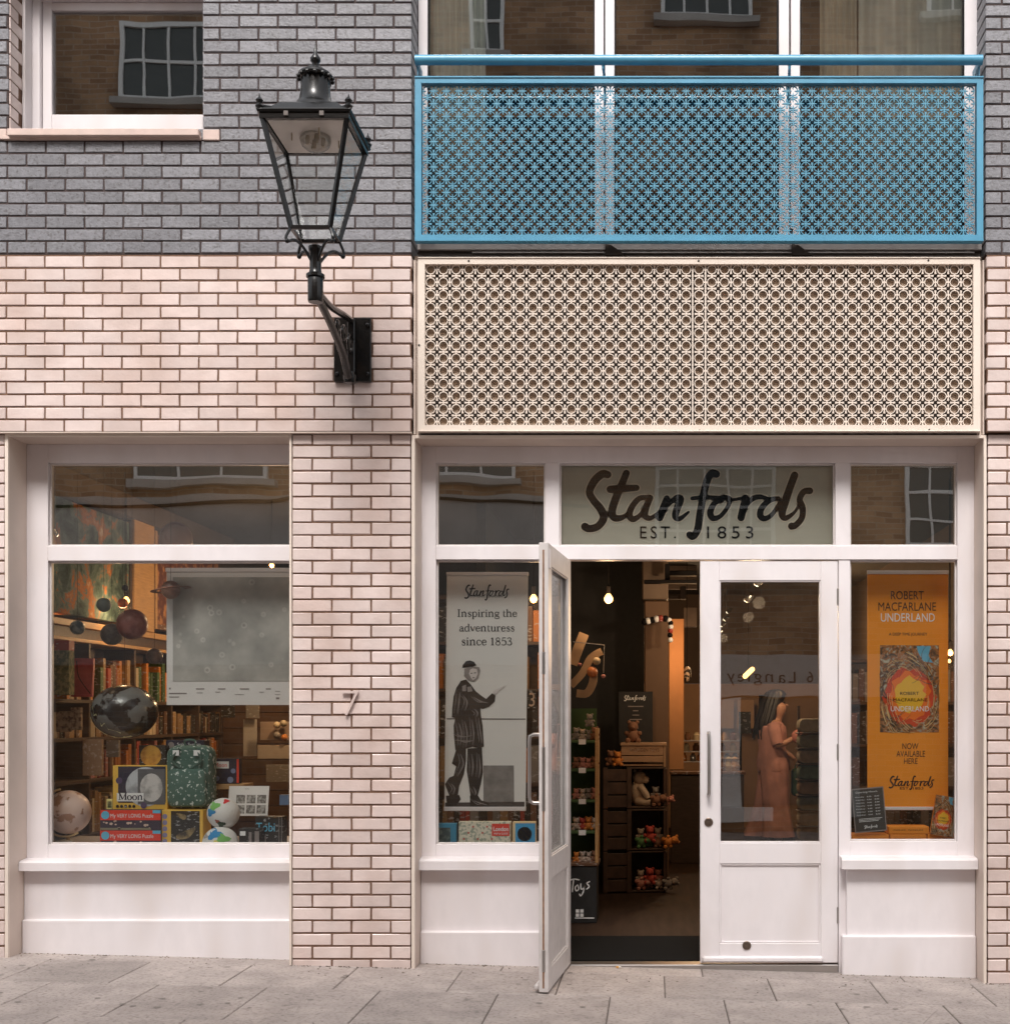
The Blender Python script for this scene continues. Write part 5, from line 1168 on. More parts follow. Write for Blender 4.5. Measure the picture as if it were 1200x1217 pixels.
# back area of the display window
t = thing('panelled_counter', 'dark timber panelled counter at the back of the display window', 'counter', (-3.2, 4.4, 0))
for k in range(11): part('board', M('counter_board', (.12, .065, .04), .55, var=.2, scale=8, rand=.2), t, -4.1, -1.9, 4.4 + .002 * (k % 2), 4.45, .1 + k * .145, .24 + k * .145, .004)
part('post', oak, t, X(258, 4.3), X(262, 4.3), 4.3, 4.36, 0, 1.7, .003)
for i, (a, b_, c, d, mt, lb) in enumerate(((263, 279, 838, 853, BM['black'], 'small black framed picture above the timber counter'), (289, 305, 855, 899, render_, 'tall pale notice sheet pinned at the back of the window'), (292, 308, 838, 854, BM['grey'], 'grey framed notice above the tall pale sheet'), (309, 345, 858, 880, M('tan_sheet', (.30, .22, .17), .8, var=.15), 'tan paper sheet right of the tall notice'), (306, 346, 886, 902, M('pale_board', (.42, .36, .30), .8, var=.1), 'pale board lying across the back right of the window'), (316, 346, 909, 930, BM['grey'], 'grey green box under the pale board'))):
    face_book(a, b_, c, d, 3.4 - .05 * i, mt, lb, 'notice' if i in (0, 1, 2, 3) else 'display_board', 'notice' if i in (0, 1, 2, 3) else 'board', .01)
for i, (px, py, cn, lb) in enumerate(((329, 862, 'cream', 'cream round badge toy on the back shelf, left one'), (337, 860, 'cream', 'cream round badge toy on the back shelf, right one'), (338, 877, 'orange', 'orange round toy on the back shelf'), (329, 874, 'grey', 'grey round toy low on the back shelf'))):
    m = MB().ball((X(px, 3.2), 3.2, Z(py, 3.2)), .03, 12, 8); tag(m.build('badge_toy', BM[cn], smooth=True), lb, 'toy')
# ------------------------------------------------------------------ bookcases facing the street
LV = ['lowest', 'second', 'third', 'fourth', 'fifth', 'top']
def shelfcase(x0, x1, y, zs, ztop, label, pal, where, seed, hh=(.2, .28), wood=dark_wood, every=1):
    rr = random.Random(seed); t = thing('bookcase', label, 'bookcase', ((x0 + x1) / 2, y, 0))
    part('back_panel', wood, t, x0, x1, y + .27, y + .285, 0, ztop, 0)
    part('side_panel', wood, t, x0 - .025, x0, y, y + .285, 0, ztop, .002); part('side_panel', wood, t, x1, x1 + .025, y, y + .285, 0, ztop, .002)
    for z in zs + [ztop]: part('shelf', wood, t, x0, x1, y + .001, y + .269, z - .022, z, .002)
    for k, z in enumerate(zs):
        top = (zs + [ztop])[k + 1] - .03; x = x0 + .005
        while x < x1 - .06:
            w = rr.uniform(.03, .06); h = min(rr.uniform(*hh), top - z); c = rr.choice(pal)
            o = MB().box(x, x + w, y + .02 + rr.uniform(0, .02), y + .2, z + .0005, z + h, .002).build('book', BM[c]); tag(o, f'{nth((c, where, k))} {c} book from the left, {LV[k]} shelf of {where}', 'book', f'{c} books on {where}'); x += w + .003
            if rr.random() < .1: x += .06
shelfcase(X(505, 1.4), X(652, 1.4), 1.4, [.72, 1.05, 1.38, 1.71, 2.04], 2.36, 'dark bookcase standing behind the white Stanfords banner', ['brown', 'red', 'tan', 'black', 'orange', 'grey'], 'the dark bookcase behind the white banner', 5)
shelfcase(X(1003, 1.5), X(1150, 1.5), 1.5, [.72, 1.02, 1.32, 1.62], 1.92, 'dark shelving behind the orange banner holding grey boxes', ['grey', 'brown', 'grey', 'black'], 'the shelving behind the orange banner', 8, (.2, .24))
# ------------------------------------------------------------------ white banner
y = .42; bn = paper
t = thing('banner', 'tall white roller banner reading Inspiring the adventuress, with a photograph of a coated figure', 'banner', (X(579, y), y, Z(962, y)))
MB().add([(X(531, y), y, Z(680, y)), (X(627.5, y), y, Z(680, y)), (X(624.5, y), y, Z(960, y)), (X(528, y), y, Z(960, y)), (X(531, y), y + .003, Z(680, y)), (X(627.5, y), y + .003, Z(680, y)), (X(624.5, y), y + .003, Z(960, y)), (X(528, y), y + .003, Z(960, y))], [(0, 1, 2, 3), (7, 6, 5, 4), (0, 4, 5, 1), (1, 5, 6, 2), (2, 6, 7, 3), (3, 7, 4, 0)]).build('sheet', M('banner_grey', (.84, .81, .78), .6, var=.03, scale=2), t)
part('top_bar', white, t, X(530.5, y), X(628, y), y - .008, y + .01, Z(684, y), Z(680, y), .002); part('bottom_bar', white, t, X(527.5, y), X(625, y), y - .01, y + .012, Z(964, y), Z(959, y), .003)
yy = y - .002
def q(zx, zy): return (X(500 + zx / 4.868, y), Z(760 + zy / 4.868, y))
def P(m, pts, dy=0): m.poly([q(*p) for p in pts], yy - dy)
m = MB(); logo(m, X(552, y), X(605, y), Z(714, y), Z(694.5, y), yy); m.build('logo', ink, t, fix=False)
m = MB(); text(m, 'COVENT  GARDEN', X(558, y), X(597, y), Z(710, y), Z(707.6, y), yy); serif(m, 'Inspiring the', X(543, y), X(614, y), Z(733, y), yy, 1.1); serif(m, 'adventuress', X(545.5, y), X(611, y), Z(750.3, y), yy, 1.1); serif(m, 'since 1853', X(548, y), X(607.5, y), Z(766.8, y), yy, 1.1)
m.build('lettering', ink, t, fix=False)
g1 = flat('print_black', (38, 34, 34)); g2 = flat('print_dark', (72, 66, 65)); g3 = flat('print_mid', (125, 118, 116)); g4 = flat('print_light', (190, 182, 180))
m = MB(); P(m, [(362, 730), (538, 730), (540, 945), (362, 945)]); m.build('photo_board', M('photo_board', (.24, .22, .21), .7, var=.2, scale=20), t, fix=False)
m = MB(); P(m, [(140, 945), (600, 940), (600, 968), (140, 972)]); P(m, [(150, 457), (606, 459), (606, 464), (150, 462)]); m.build('photo_floor', g2, t, fix=False)
m = MB()
P(m, [(240, 165), (243, 148), (262, 126), (285, 122), (308, 130), (322, 150), (300, 158)], .001)
P(m, [(232, 240), (262, 232), (290, 262), (318, 300), (345, 322), (378, 345), (412, 312), (432, 325), (428, 360), (395, 390), (362, 402), (345, 400), (348, 440), (358, 500), (366, 620), (340, 632), (300, 622), (250, 635), (200, 642), (192, 560), (190, 500), (200, 455), (180, 450), (182, 400), (190, 330), (206, 280)], .001)
P(m, [(205, 636), (262, 632), (262, 700), (250, 780), (222, 850), (215, 900), (165, 905), (140, 838), (165, 800), (190, 790), (205, 735), (180, 718)], .001)
P(m, [(270, 632), (354, 628), (360, 770), (348, 835), (330, 905), (288, 908), (280, 850), (266, 760)], .001)
P(m, [(284, 905), (330, 903), (350, 932), (392, 945), (396, 960), (360, 968), (286, 972)], .001); P(m, [(146, 905), (222, 900), (232, 925), (205, 962), (152, 968)], .001)
m.build('photo_figure', g1, t, fix=False)
m = MB(); P(m, [(252, 170), (300, 158), (338, 160), (344, 182), (334, 225), (306, 246), (276, 238), (250, 212)], .0015); P(m, [(240, 270), (262, 262), (262, 300), (240, 300)], .002); P(m, [(268, 275), (292, 272), (300, 300), (272, 305)], .002); m.build('photo_hair', g3, t, fix=False)
m = MB(); P(m, [(284, 176), (300, 168), (324, 172), (330, 200), (318, 226), (302, 236), (290, 222), (280, 200)], .002); P(m, [(416, 300), (432, 292), (462, 276), (495, 266), (470, 284), (448, 300), (436, 318), (422, 316)], .002); m.build('photo_skin', g4, t, fix=False)
m = MB(); m2 = MB(); rr = random.Random(4)
for pts in ([(222, 300), (215, 360), (208, 430)], [(240, 320), (262, 360), (250, 410)], [(215, 480), (230, 540), (222, 610)], [(248, 470), (262, 540), (256, 620)], [(290, 460), (300, 540), (296, 610)], [(328, 450), (340, 540), (350, 600)], [(300, 330), (340, 355), (385, 365)], [(225, 660), (240, 720), (205, 790)], [(290, 660), (296, 730), (290, 790)], [(330, 660), (338, 740), (330, 800)], [(300, 850), (312, 880), (308, 900)], [(170, 830), (190, 860), (180, 895)], [(200, 545), (240, 560), (290, 552)], [(200, 575), (250, 590), (300, 580)], [(305, 400), (322, 420), (318, 445)], [(300, 930), (340, 945), (380, 955)]):
    m.stroke([q(*p) for p in pts], [.003, .016, .005], yy - .0015); m2.stroke([q(p[0] + 7, p[1] + 4) for p in pts], [.001, .007, .001], yy - .002); m2.stroke([q(p[0] - 12 + rr.uniform(-5, 5), p[1] + rr.uniform(-10, 10)) for p in pts], [.001, .004, .001], yy - .002)
m.build('photo_folds', g2, t, fix=False); m2.build('photo_highlights', g3, t, fix=False)
m = MB(); P(m, [(288, 195), (300, 193), (300, 198), (288, 199)], .0025); P(m, [(308, 192), (320, 191), (320, 196), (308, 197)], .0025); P(m, [(298, 221), (312, 219), (311, 224), (300, 225)], .0025); m.build('photo_face_marks', g2, t, fix=False)
y = .36
face_book(518, 542, 979, 1006, y, flat('teal_box', (50, 120, 150)), 'blue boxed atlas leaning at the left foot of the white banner', 'gift_box', 'gift box', .06, prints=[('dark_picture', M('dark_teal', (.04, .07, .07), .6, col2=(.15, .2, .18), c2scale=30), frac(.02, .72, .08, .82))])
lp = M('illustrated_card', (.86, .80, .66), .6, col2=(.40, .45, .35), c2scale=55, c2lo=.5, c2hi=.58)
face_book(545, 606.5, 977, 1006, y, lp, 'pale illustrated box with a red London label below the white banner', 'gift_box', 'gift box', .07, prints=[('red_label', red_p, frac(.64, .98, .42, .92)), ('title', white_ink, words('London', .67, .96, .62, .8, bold=.02)), ('subtitle', white_ink, words('MAP & GUIDE', .68, .95, .48, .56)), ('buildings', flat('pale_red', (175, 90, 75)), lambda m, x0, x1, z0, z1, y: [disc(.1 + .09 * k, .3 + .25 * (k % 3), .007, 8)(m, x0, x1, z0, z1, y) for k in range(7)])])
face_book(609, 636.5, 977, 1006, y, flat('ivory_box', (205, 180, 140)), 'ivory and blue globe box right of the London box', 'gift_box', 'gift box', .06, prints=[('blue_panel', flat('globe_blue', (60, 140, 185)), frac(.12, .98, .03, .94)), ('globe_picture', flat('pale_globe', (160, 190, 185)), disc(.52, .5, .045))])
tag(face_book(626.5, 637, 820, 842, .9, BM['black'], 'small dark shelf sign with a pale figure 3 right of the white banner', 'shelf_sign', 'sign', .01, prints=[('figure', flat('tan_ink', (170, 150, 130)), words('3', .2, .85, .1, .85))]))
# ------------------------------------------------------------------ orange banner
y = .42; yy = y - .002
t = thing('banner', 'tall orange roller banner reading Robert Macfarlane Underland behind the right sidelight', 'banner', (X(1080, y), y, Z(960, y)))
part('sheet', orange_print, t, X(1030.5, y), X(1126.5, y), y, y + .003, Z(960, y), Z(681, y), 0)
part('top_bar', white, t, X(1030, y), X(1127, y), y - .008, y + .01, Z(682.5, y), Z(678, y), .002); part('bottom_bar', white, t, X(1030, y), X(1127, y), y - .01, y + .012, Z(963, y), Z(959, y), .003)
m = MB(); oy = flat('brown_ink', (52, 28, 14))
for s, a, b_, c, d in (('ROBERT', 1058.5, 1097.5, 712.5, 702.5), ('MACFARLANE', 1043.5, 1112, 726, 716), ('A DEEP TIME JOURNEY', 1056, 1101.5, 756.5, 752), ('NOW', 1072, 1091, 890.5, 883.5), ('AVAILABLE', 1065, 1099, 899.5, 892.5), ('HERE', 1074, 1090, 908, 901.5), ('EST. 1853', 1069, 1097, 938.5, 935.5)): text(m, s, X(a, y), X(b_, y), Z(c, y), Z(d, y), yy)
logo(m, X(1056, y), X(1110, y), Z(939, y), Z(922, y), yy); m.build('lettering', oy, t, fix=False)
m = MB(); text(m, 'UNDERLAND', X(1046.5, y), X(1110.5, y), Z(739, y), Z(729, y), yy); m.build('title', white_ink, t, fix=False)
cov = bpy.data.materials.new('cover_picture'); cov.use_nodes = True; n = cov.node_tree.nodes; l = cov.node_tree.links; b = n['Principled BSDF']; b.inputs['Roughness'].default_value = .5
ge = n.new('ShaderNodeNewGeometry'); nz = n.new('ShaderNodeTexNoise'); nz.inputs['Scale'].default_value = 26; nz.inputs['Detail'].default_value = 8; nz.inputs['Distortion'].default_value = 1.5; l.new(ge.outputs['Position'], nz.inputs['Vector']); rp = n.new('ShaderNodeValToRGB'); e = rp.color_ramp.elements
e[0].position = .36; e[0].color = (.06, .035, .02, 1); e[1].position = .68; e[1].color = (.55, .50, .38, 1)
for p, c in ((.45, (.22, .10, .04, 1)), (.53, (.45, .15, .03, 1)), (.6, (.30, .30, .24, 1))): w_ = e.new(p); w_.color = c
l.new(nz.outputs[0], rp.inputs[0]); l.new(rp.outputs[0], b.inputs['Base Color'])
glow = [flat('glow_red', (178, 52, 14)), flat('glow_orange', (214, 98, 16)), flat('glow_yellow', (236, 158, 30))]
def cover(t, mx, x0, x1, z0, z1, yy):
    w, h = x1 - x0, z1 - z0; cx = (x0 + x1) / 2; cz = z0 + h * .40
    def put(nm, mat, fn): 
        m = MB(); fn(m); m.xf(mx) if mx else None; m.build(nm, mat, t, fix=False)
    put('cover_picture', cov, lambda m: rect(m, x0, x1, z0, z1, yy))
    put('blue_sky_patch', flat('cover_blue', (84, 150, 178)), lambda m: m.poly([(x0 + w * .62, z1 - .01 * h), (x0 + w * .86, z1 - .01 * h), (x0 + w * .82, z1 - .12 * h), (x0 + w * .9, z1 - .2 * h), (x0 + w * .74, z1 - .19 * h), (x0 + w * .66, z1 - .1 * h)], yy - .0005))
    for k, (s, mt) in enumerate(zip((.43, .36, .26), glow)):
        rr = random.Random(k)
        put('glow_ring', mt, lambda m: m.poly([(cx + w * s * (.86 + .26 * rr.random()) * math.cos(a * math.pi / 14), cz + h * .06 * (k * .3) + w * s * 1.12 * (.86 + .26 * rr.random()) * math.sin(a * math.pi / 14)) for a in range(28)], yy - .0006 - .0004 * k))
    rr = random.Random(11)
    def br(m):
        for k in range(44):
            a = rr.uniform(.05, 1.3) * math.pi; p = (cx + w * .46 * math.cos(a), cz + h * .42 * math.sin(a)); d = rr.uniform(-1.2, 1.2)
            pts = [p]
            for j in range(4): d += rr.uniform(-.6, .6); pts.append((min(max(pts[-1][0] + w * .09 * math.cos(d + a + math.pi / 2), x0), x1), min(max(pts[-1][1] + h * .06 * math.sin(d + a + math.pi / 2), z0), z1)))
            m.stroke(pts, [w * .016, w * .012, w * .008, w * .006, w * .004], yy - .002)
    put('branches', BM['brown'], br)
    def pale(m):
        for k in range(70):
            a = rr.uniform(0, 2) * math.pi; q0 = rr.uniform(.28, .52); m.stroke([(min(max(cx + w * q0 * 1.05 * math.cos(a + j * .12), x0), x1), min(max(cz + h * (q0 + .02 * j) * .95 * math.sin(a + j * .12), z0), z1)) for j in range(4)], w * .008, yy - .0022)
    put('pale_twigs', flat('twig', (190, 160, 110)), pale)
    put('cover_author', ink, lambda m: [text(m, 'ROBERT', x0 + w * .34, x0 + w * .66, z0 + h * .43, z0 + h * .465, yy - .003), text(m, 'MACFARLANE', x0 + w * .22, x0 + w * .80, z0 + h * .355, z0 + h * .39, yy - .003)])
    put('cover_title', white_ink, lambda m: text(m, 'UNDERLAND', x0 + w * .18, x0 + w * .83, z0 + h * .24, z0 + h * .30, yy - .003))
cover(t, None, X(1045.5, y), X(1115.5, y), Z(870.5, y), Z(767, y), yy)
# stacked and leaning books
hb_m = flat('hardback_orange', (198, 120, 30)); y = .36
for i, (a, b_, c, d, lb) in enumerate(((1012, 1056.5, 1004, 992, 'orange hardback lying flat at the left end of the window ledge row'), (1057.5, 1101, 1004, 992, 'orange hardback lying flat in the middle of the ledge row'), (1102, 1140, 1004, 992, 'orange hardback lying flat at the right end of the ledge row'), (1056, 1104, 991.6, 982.5, 'orange hardback lying on top of the ledge row, between sign and leaning book'))):
    x0, x1, z0, z1 = X(a, y), X(b_, y), Z(c, y), Z(d, y); t = thing('hardback_book', lb, 'book', (x0, y, z0))
    part('cover', hb_m, t, x0, x1, y, y + .15, z0, z1, .004)
    m = MB(); text(m, 'UNDERLAND', x0 + (x1 - x0) * .1, x0 + (x1 - x0) * .42, z0 + (z1 - z0) * .45, z0 + (z1 - z0) * .62, y - .0015); text(m, 'MACFARLANE', x0 + (x1 - x0) * .48, x0 + (x1 - x0) * .85, z0 + (z1 - z0) * .45, z0 + (z1 - z0) * .62, y - .0015); m.build('spine_title', oy, t, fix=False)
y = .345
def cham(a, b_, c, d, y, ang, lean): 
    x0, z0 = X(a, y), Z(d, y); return x0, X(b_, y), z0, Z(c, y), Matrix.Translation((x0, y, z0)) @ Matrix.Rotation(ang, 4, 'Y') @ Matrix.Rotation(lean, 4, 'X') @ Matrix.Translation((-x0, -y, -z0))
x0, x1, z0, z1, mx = cham(1016, 1054, 938, 990.5, y, R(0), R(-8))
mx = Matrix.Translation((x0, y, z0)) @ Matrix.Rotation(R(2.5), 4, 'Y') @ Matrix.Translation((-x0, -y, -z0))
sl = Matrix.Identity(4); sl[0][2] = -.11; sh = Matrix.Translation((x0, y, z0)) @ Matrix.Rotation(R(-5), 4, 'Y') @ Matrix.Translation((-x0, -y, -z0))
t = thing('opening_hours_board', 'small black board headed Opening Hours tilted on the ledge under the orange banner', 'sign', (x0, y, z0))
slate = M('slate_board', (.045, .045, .045), .6, var=.1)
MB().box(x0, x1, y, y + .012, z0, z1, .002).xf(sh).build('board', slate, t)
m = MB(); 
for a_, b2, c_, d_ in ((0, 1, 0, .025), (0, 1, .975, 1), (0, .03, .025, .975), (.97, 1, .025, .975)): m.box(x0 + (x1 - x0) * a_, x0 + (x1 - x0) * b2, y - .003, y + .001, z0 + (z1 - z0) * c_, z0 + (z1 - z0) * d_)
m.xf(sh).build('frame', gp, t)
m = MB(); fr = lambda u, v: (x0 + (x1 - x0) * u, z0 + (z1 - z0) * v)
def tx(s, a, b_, c, d): text(m, s, x0 + (x1 - x0) * a, x0 + (x1 - x0) * b_, z0 + (z1 - z0) * c, z0 + (z1 - z0) * d, y - .002)
tx('Opening Hours', .12, .80, .88, .93)
for k, dn in enumerate(('Monday', 'Tuesday', 'Wednesday', 'Thursday', 'Friday', 'Saturday', 'Sunday')):
    zz = .80 - .068 * k; tx(dn, .10, .38, zz - .012, zz + .016); tx('9.00', .46, .60, zz - .012, zz + .014); tx('8.00', .70, .84, zz - .012, zz + .014)
for k in range(3): rect(m, x0 + (x1 - x0) * .15, x0 + (x1 - x0) * (.88 - .06 * k), z0 + (z1 - z0) * (.30 - .03 * k), z0 + (z1 - z0) * (.31 - .03 * k), y - .002)
logo(m, x0 + (x1 - x0) * .3, x0 + (x1 - x0) * .72, z0 + (z1 - z0) * .07, z0 + (z1 - z0) * .16, y - .002); m.xf(sh).build('lettering', white_ink, t, fix=False)
x0, x1, z0, z1 = X(1105, y), X(1129.5, y), Z(991.4, y), Z(944, y); sh = Matrix.Translation((x0, y, z0)) @ Matrix.Rotation(R(9), 4, 'Y') @ Matrix.Translation((-x0, -y, -z0))
t = thing('hardback_book', 'upright hardback with a glowing orange cover leaning right of the Opening Hours board', 'book', (x0, y, z0))
MB().box(x0, x1, y, y + .025, z0, z1, .002).xf(sh).build('cover', hb_m, t); MB().box(x1 + .0005, x1 + .012, y + .006, y + .02, z0 + .003, z1 - .004, .001).xf(sh).build('pages', pages, t); MB().box(x1 + .0125, x1 + .016, y, y + .026, z0, z1, .001).xf(sh).build('back_cover', pages, t)
cover(t, sh, x0, x1, z0, z1, y - .001)
# ------------------------------------------------------------------ inside the doorway
bl = black_board
struct('black_partition', bl, -1.35, X(765, 4.4), 4.4, 4.5, 0, RZ); struct('black_partition_return', bl, -1.35, -1.28, 2.3, 4.39, 0, RZ)
t = thing('pillar', 'plain tan painted pillar in the middle of the shop behind the wooden crate', 'pillar', (X(779, 3.95), 4, 0)); part('shaft', M('tan_paint', (.16, .09, .052), .7, var=.06), t, X(765.5, 3.95), X(794.5, 3.95), 3.95, 4.35, 0, 2.55, .01); part('capital_box', M('grey_tan', (.2, .14, .1), .7, var=.1), t, X(763, 3.9), X(794, 3.9), 3.9, 4.36, 2.56, RZ - .001, .01)
t = thing('partition_panel', 'warm lit tan wall panel right of the pillar', 'wall panel', (X(803, 4.8), 4.8, 0)); part('panel', M('orange_tan', (.42, .22, .10), .7, var=.06), t, X(795, 4.8), X(812.5, 4.8), 4.8, 4.9, 1.0, 2.45, .004); point_light((X(800, 4.6), 4.3, 2.1), 10, (1, .5, .2))  # the point light is an added fill without a fixture, brightening this panel
t = thing('ceiling_duct', 'dark metal ducts and brackets under the ceiling at the top right of the doorway', 'duct', (X(800, 4), 4, 2.8))
for a, b_, c, d, yv, mt in ((765, 828, 693, 689, 3.6, ink), (776, 813, 712, 707, 4.6, ink), (808, 815, 712, 697, 4.55, ink), (790, 796, 689, 670, 3.7, ink), (796, 828, 684, 678, 3.9, ink), (785, 828, 700, 672, 6.5, M('duct_grey', (.09, .06, .045), .6, var=.2)), (812, 828, 745, 722, 6.4, MATS['duct_grey'])): part('duct_section', mt, t, X(a, yv), X(b_, yv), yv, yv + .1, Z(c, yv), Z(d, yv), .004)
# wooden arc mobile
t = thing('wooden_mobile', 'pale wooden arc display piece with small planet balls above the green shelves', 'mobile', (X(697, 2.2), 2.2, 1.9)); y = 2.2
pw = M('pale_ply', (.42, .28, .17), .6, var=.1)
def strip(pts, w):
    m = MB(); P_ = cr([(X(a, y), Z(b_, y), 0) for a, b_ in pts], 5); N = len(P_); L = []
    for i, p in enumerate(P_):
        tt = (P_[min(i + 1, N - 1)] - P_[max(i - 1, 0)]).normalized(); nn = Vector((-tt.y, tt.x, 0)) * w / 2; L.append((p + nn, p - nn))
    poly = [(a.x, a.y) for a, b_ in L] + [(b_.x, b_.y) for a, b_ in reversed(L)]; prism(m, poly, y, .03); m.v; m.build('wooden_arc', pw, t)
strip([(680, 790), (687, 770), (694, 753)], .075); strip([(678, 815), (692, 800), (702, 782), (715, 774)], .055); strip([(685, 824), (697, 824), (704, 812), (705, 800)], .06)
m = MB(); m.tube([(X(681, y), y - .02, Z(763, y)), (X(718, y), y - .02, Z(767, y)), (X(717, y), y - .02, Z(800, y))], .004, 5); m.build('rod', steel, t)
for px, py, r_, mt in ((709, 786, .030, BM['cream']), (704, 799, .042, M('copper_ball', (.45, .16, .06), .4)), (717, 804, .016, BM['pink']), (689, 790, .014, BM['pink'])): MB().ball((X(px, y), y - .03, Z(py, y)), r_, 14, 10).build('planet_ball', mt, t, smooth=True)
# toys
TOYS = {'pink': (.50, .22, .17), 'white': (.50, .40, .33), 'brown': (.25, .12, .07), 'orange': (.6, .22, .05), 'green': (.10, .22, .08), 'grey': (.25, .22, .2), 'red': (.45, .07, .05)}
TM = {k: M('plush_' + k + '_toy', v, .95, bump=.3, bscale=120) for k, v in TOYS.items()}
def toy(x, y, z, s, c, label, group=None, lying=False):
    m = MB(); m.ball((x, y, z + s * .42), s * .42, 10, 8, (1, .9, 1)); m.ball((x, y - s * .08, z + s * 1.0), s * .32, 10, 8)
    for sx in (-1, 1): m.ball((x + sx * s * .25, y, z + s * 1.26), s * .13, 6, 5); m.ball((x + sx * s * .32, y - s * .3, z + s * .14), s * .17, 6, 5); m.ball((x + sx * s * .40, y - s * .15, z + s * .58), s * .15, 6, 5)
    m.ball((x, y - s * .38, z + s * .94), s * .12, 6, 5)
    if lying: m.xf(Matrix.Translation((x, y, z + s * .4)) @ Matrix.Rotation(R(75), 4, 'Y') @ Matrix.Translation((-x, -y, -z)))
    o = m.build('soft_toy', TM[c], smooth=True); tag(o, label, 'soft toy', group)
y = 1.85; gsh = M('green_shelf', (.055, .11, .035), .7, var=.1)
t = thing('toy_shelves', 'tall green backed shelf unit of small soft toys just inside the open door', 'shelf unit', (X(690, y), y, 0))
zs = [Z(1027, y), Z(988, y), Z(951, y), Z(914, y), Z(880, y)]
x0, x1 = X(655, y), X(707, y)
part('back_panel', gsh, t, x0, x1, y + .26, y + .275, zs[0], Z(842, y), 0); part('side_panel', oak, t, x1, x1 + .022, y, y + .275, zs[0] - .02, Z(866, y), .002)
for z in zs: part('shelf', gsh, t, x0, x1, y + .001, y + .26, z - .018, z, .002)
WH = ['bottom', 'second', 'third', 'fourth', 'top']
for k, z in enumerate(zs):
    cs = [['orange', 'white', 'white', 'brown'], ['white', 'red', 'orange', 'white'], ['pink', 'white', 'grey', 'pink'], ['brown', 'pink', 'pink', 'brown'], ['grey', 'white', 'grey', 'brown']][k]
    for i, c in enumerate(cs):
        xx = X(684 + i * (22 / max(len(cs) - 1, 1)), y); toy(xx, y + .10, z, random.uniform(.055, .075), c, f'{c} soft toy on the {WH[k]} level of the green shelf unit, {["first","second","third","fourth"][i]} from the left')
    part('price_tag', white_ink, t, X(687.5, y), X(696, y), y - .004, y - .001, z - .03, z + .008, 0)
toy(X(700, y), y + .1, zs[4] + .10, .07, 'grey', 'grey soft toy perched highest on the green shelf unit')
t = thing('toy_chest', 'black painted chest lettered Toys at the foot of the green shelves', 'toy chest', (X(690, y), y, 0)); part('chest_body', bl, t, X(640, y - .03), X(709, y - .03), y - .03, y + .3, 0, Z(1030, y - .03), .004)
part('chest_lid', BM['brown'], t, X(638, y - .04), X(711, y - .04), y - .04, y + .31, Z(1029.7, y - .03), Z(1026, y - .03), .003)
m = MB(); yy = y - .032
def T(px, py): return (X(px, yy), Z(py, yy))
for pts in ([(676, 1047), (682, 1045), (688, 1046)], [(681.5, 1046), (680.5, 1054), (680, 1060)], [(686, 1052), (683.5, 1055), (684.5, 1059), (687.5, 1057), (686.5, 1052)], [(690, 1051), (690.5, 1057), (694, 1055), (695, 1050)], [(695, 1050), (693, 1060), (690, 1065), (688.5, 1063)], [(700.5, 1048), (697.5, 1050), (700, 1054), (697, 1057)]): m.stroke([T(*p) for p in pts], .009, yy)
for a in (684, 689.3):
    for b_ in (1081, 1086): rect(m, *sorted((X(a, yy), X(a + 4, yy))), Z(b_ + 4, yy), Z(b_, yy), yy)
rect(m, X(683, yy), X(706, yy), Z(1092, yy), Z(1090.8, yy), yy); m.build('lettering', white_ink, t, fix=False)
# stacked crates with plush toys
crw = M('dark_crate_wood', (.065, .035, .022), .6, var=.3, scale=12)
cx0, cy0 = X(750, 3.45), 3.45
tops = [.0, .36, .72, 1.08]
rotc = Matrix.Translation((cx0, cy0, 0)) @ Matrix.Rotation(R(8), 4, 'Z')
for k in range(3):
    z0, z1 = tops[k] + .004, tops[k + 1] - .004; t = thing('crate', ['bottom', 'middle', 'top'][k] + ' dark wooden crate of the stack full of soft toys in the doorway', 'crate', (cx0, cy0, z0)); 
    def cb(nm, *a, b=.003): 
        m = MB().box(*a, b); m.xf(rotc); m.build(nm, crw, t)
    for j in range(3): a = z0 + .01 + j * .113; cb('plank', -.24, -.02, -.012, .004, a, a + .10)
    cb('post', -.245, -.205, -.02, -.0125, z0, z1); cb('post', -.04, .0, -.02, -.0125, z0, z1)
    for j in range(3): a = z0 + .01 + j * .113; cb('plank', -.012, .0, .004, .42, a, a + .10)
    cb('plank', .0, .30, .40, .412, z0 + .01, z1 - .01); cb('base', .0, .30, .0, .399, z0, z0 + .014); cb('base', .0, .30, .0, .399, z1 - .014, z1); cb('post', .28, .30, .0, .02, z0 + .015, z1 - .015); cb('plank', .301, .312, .0, .41, z0 + .01, z1 - .01)
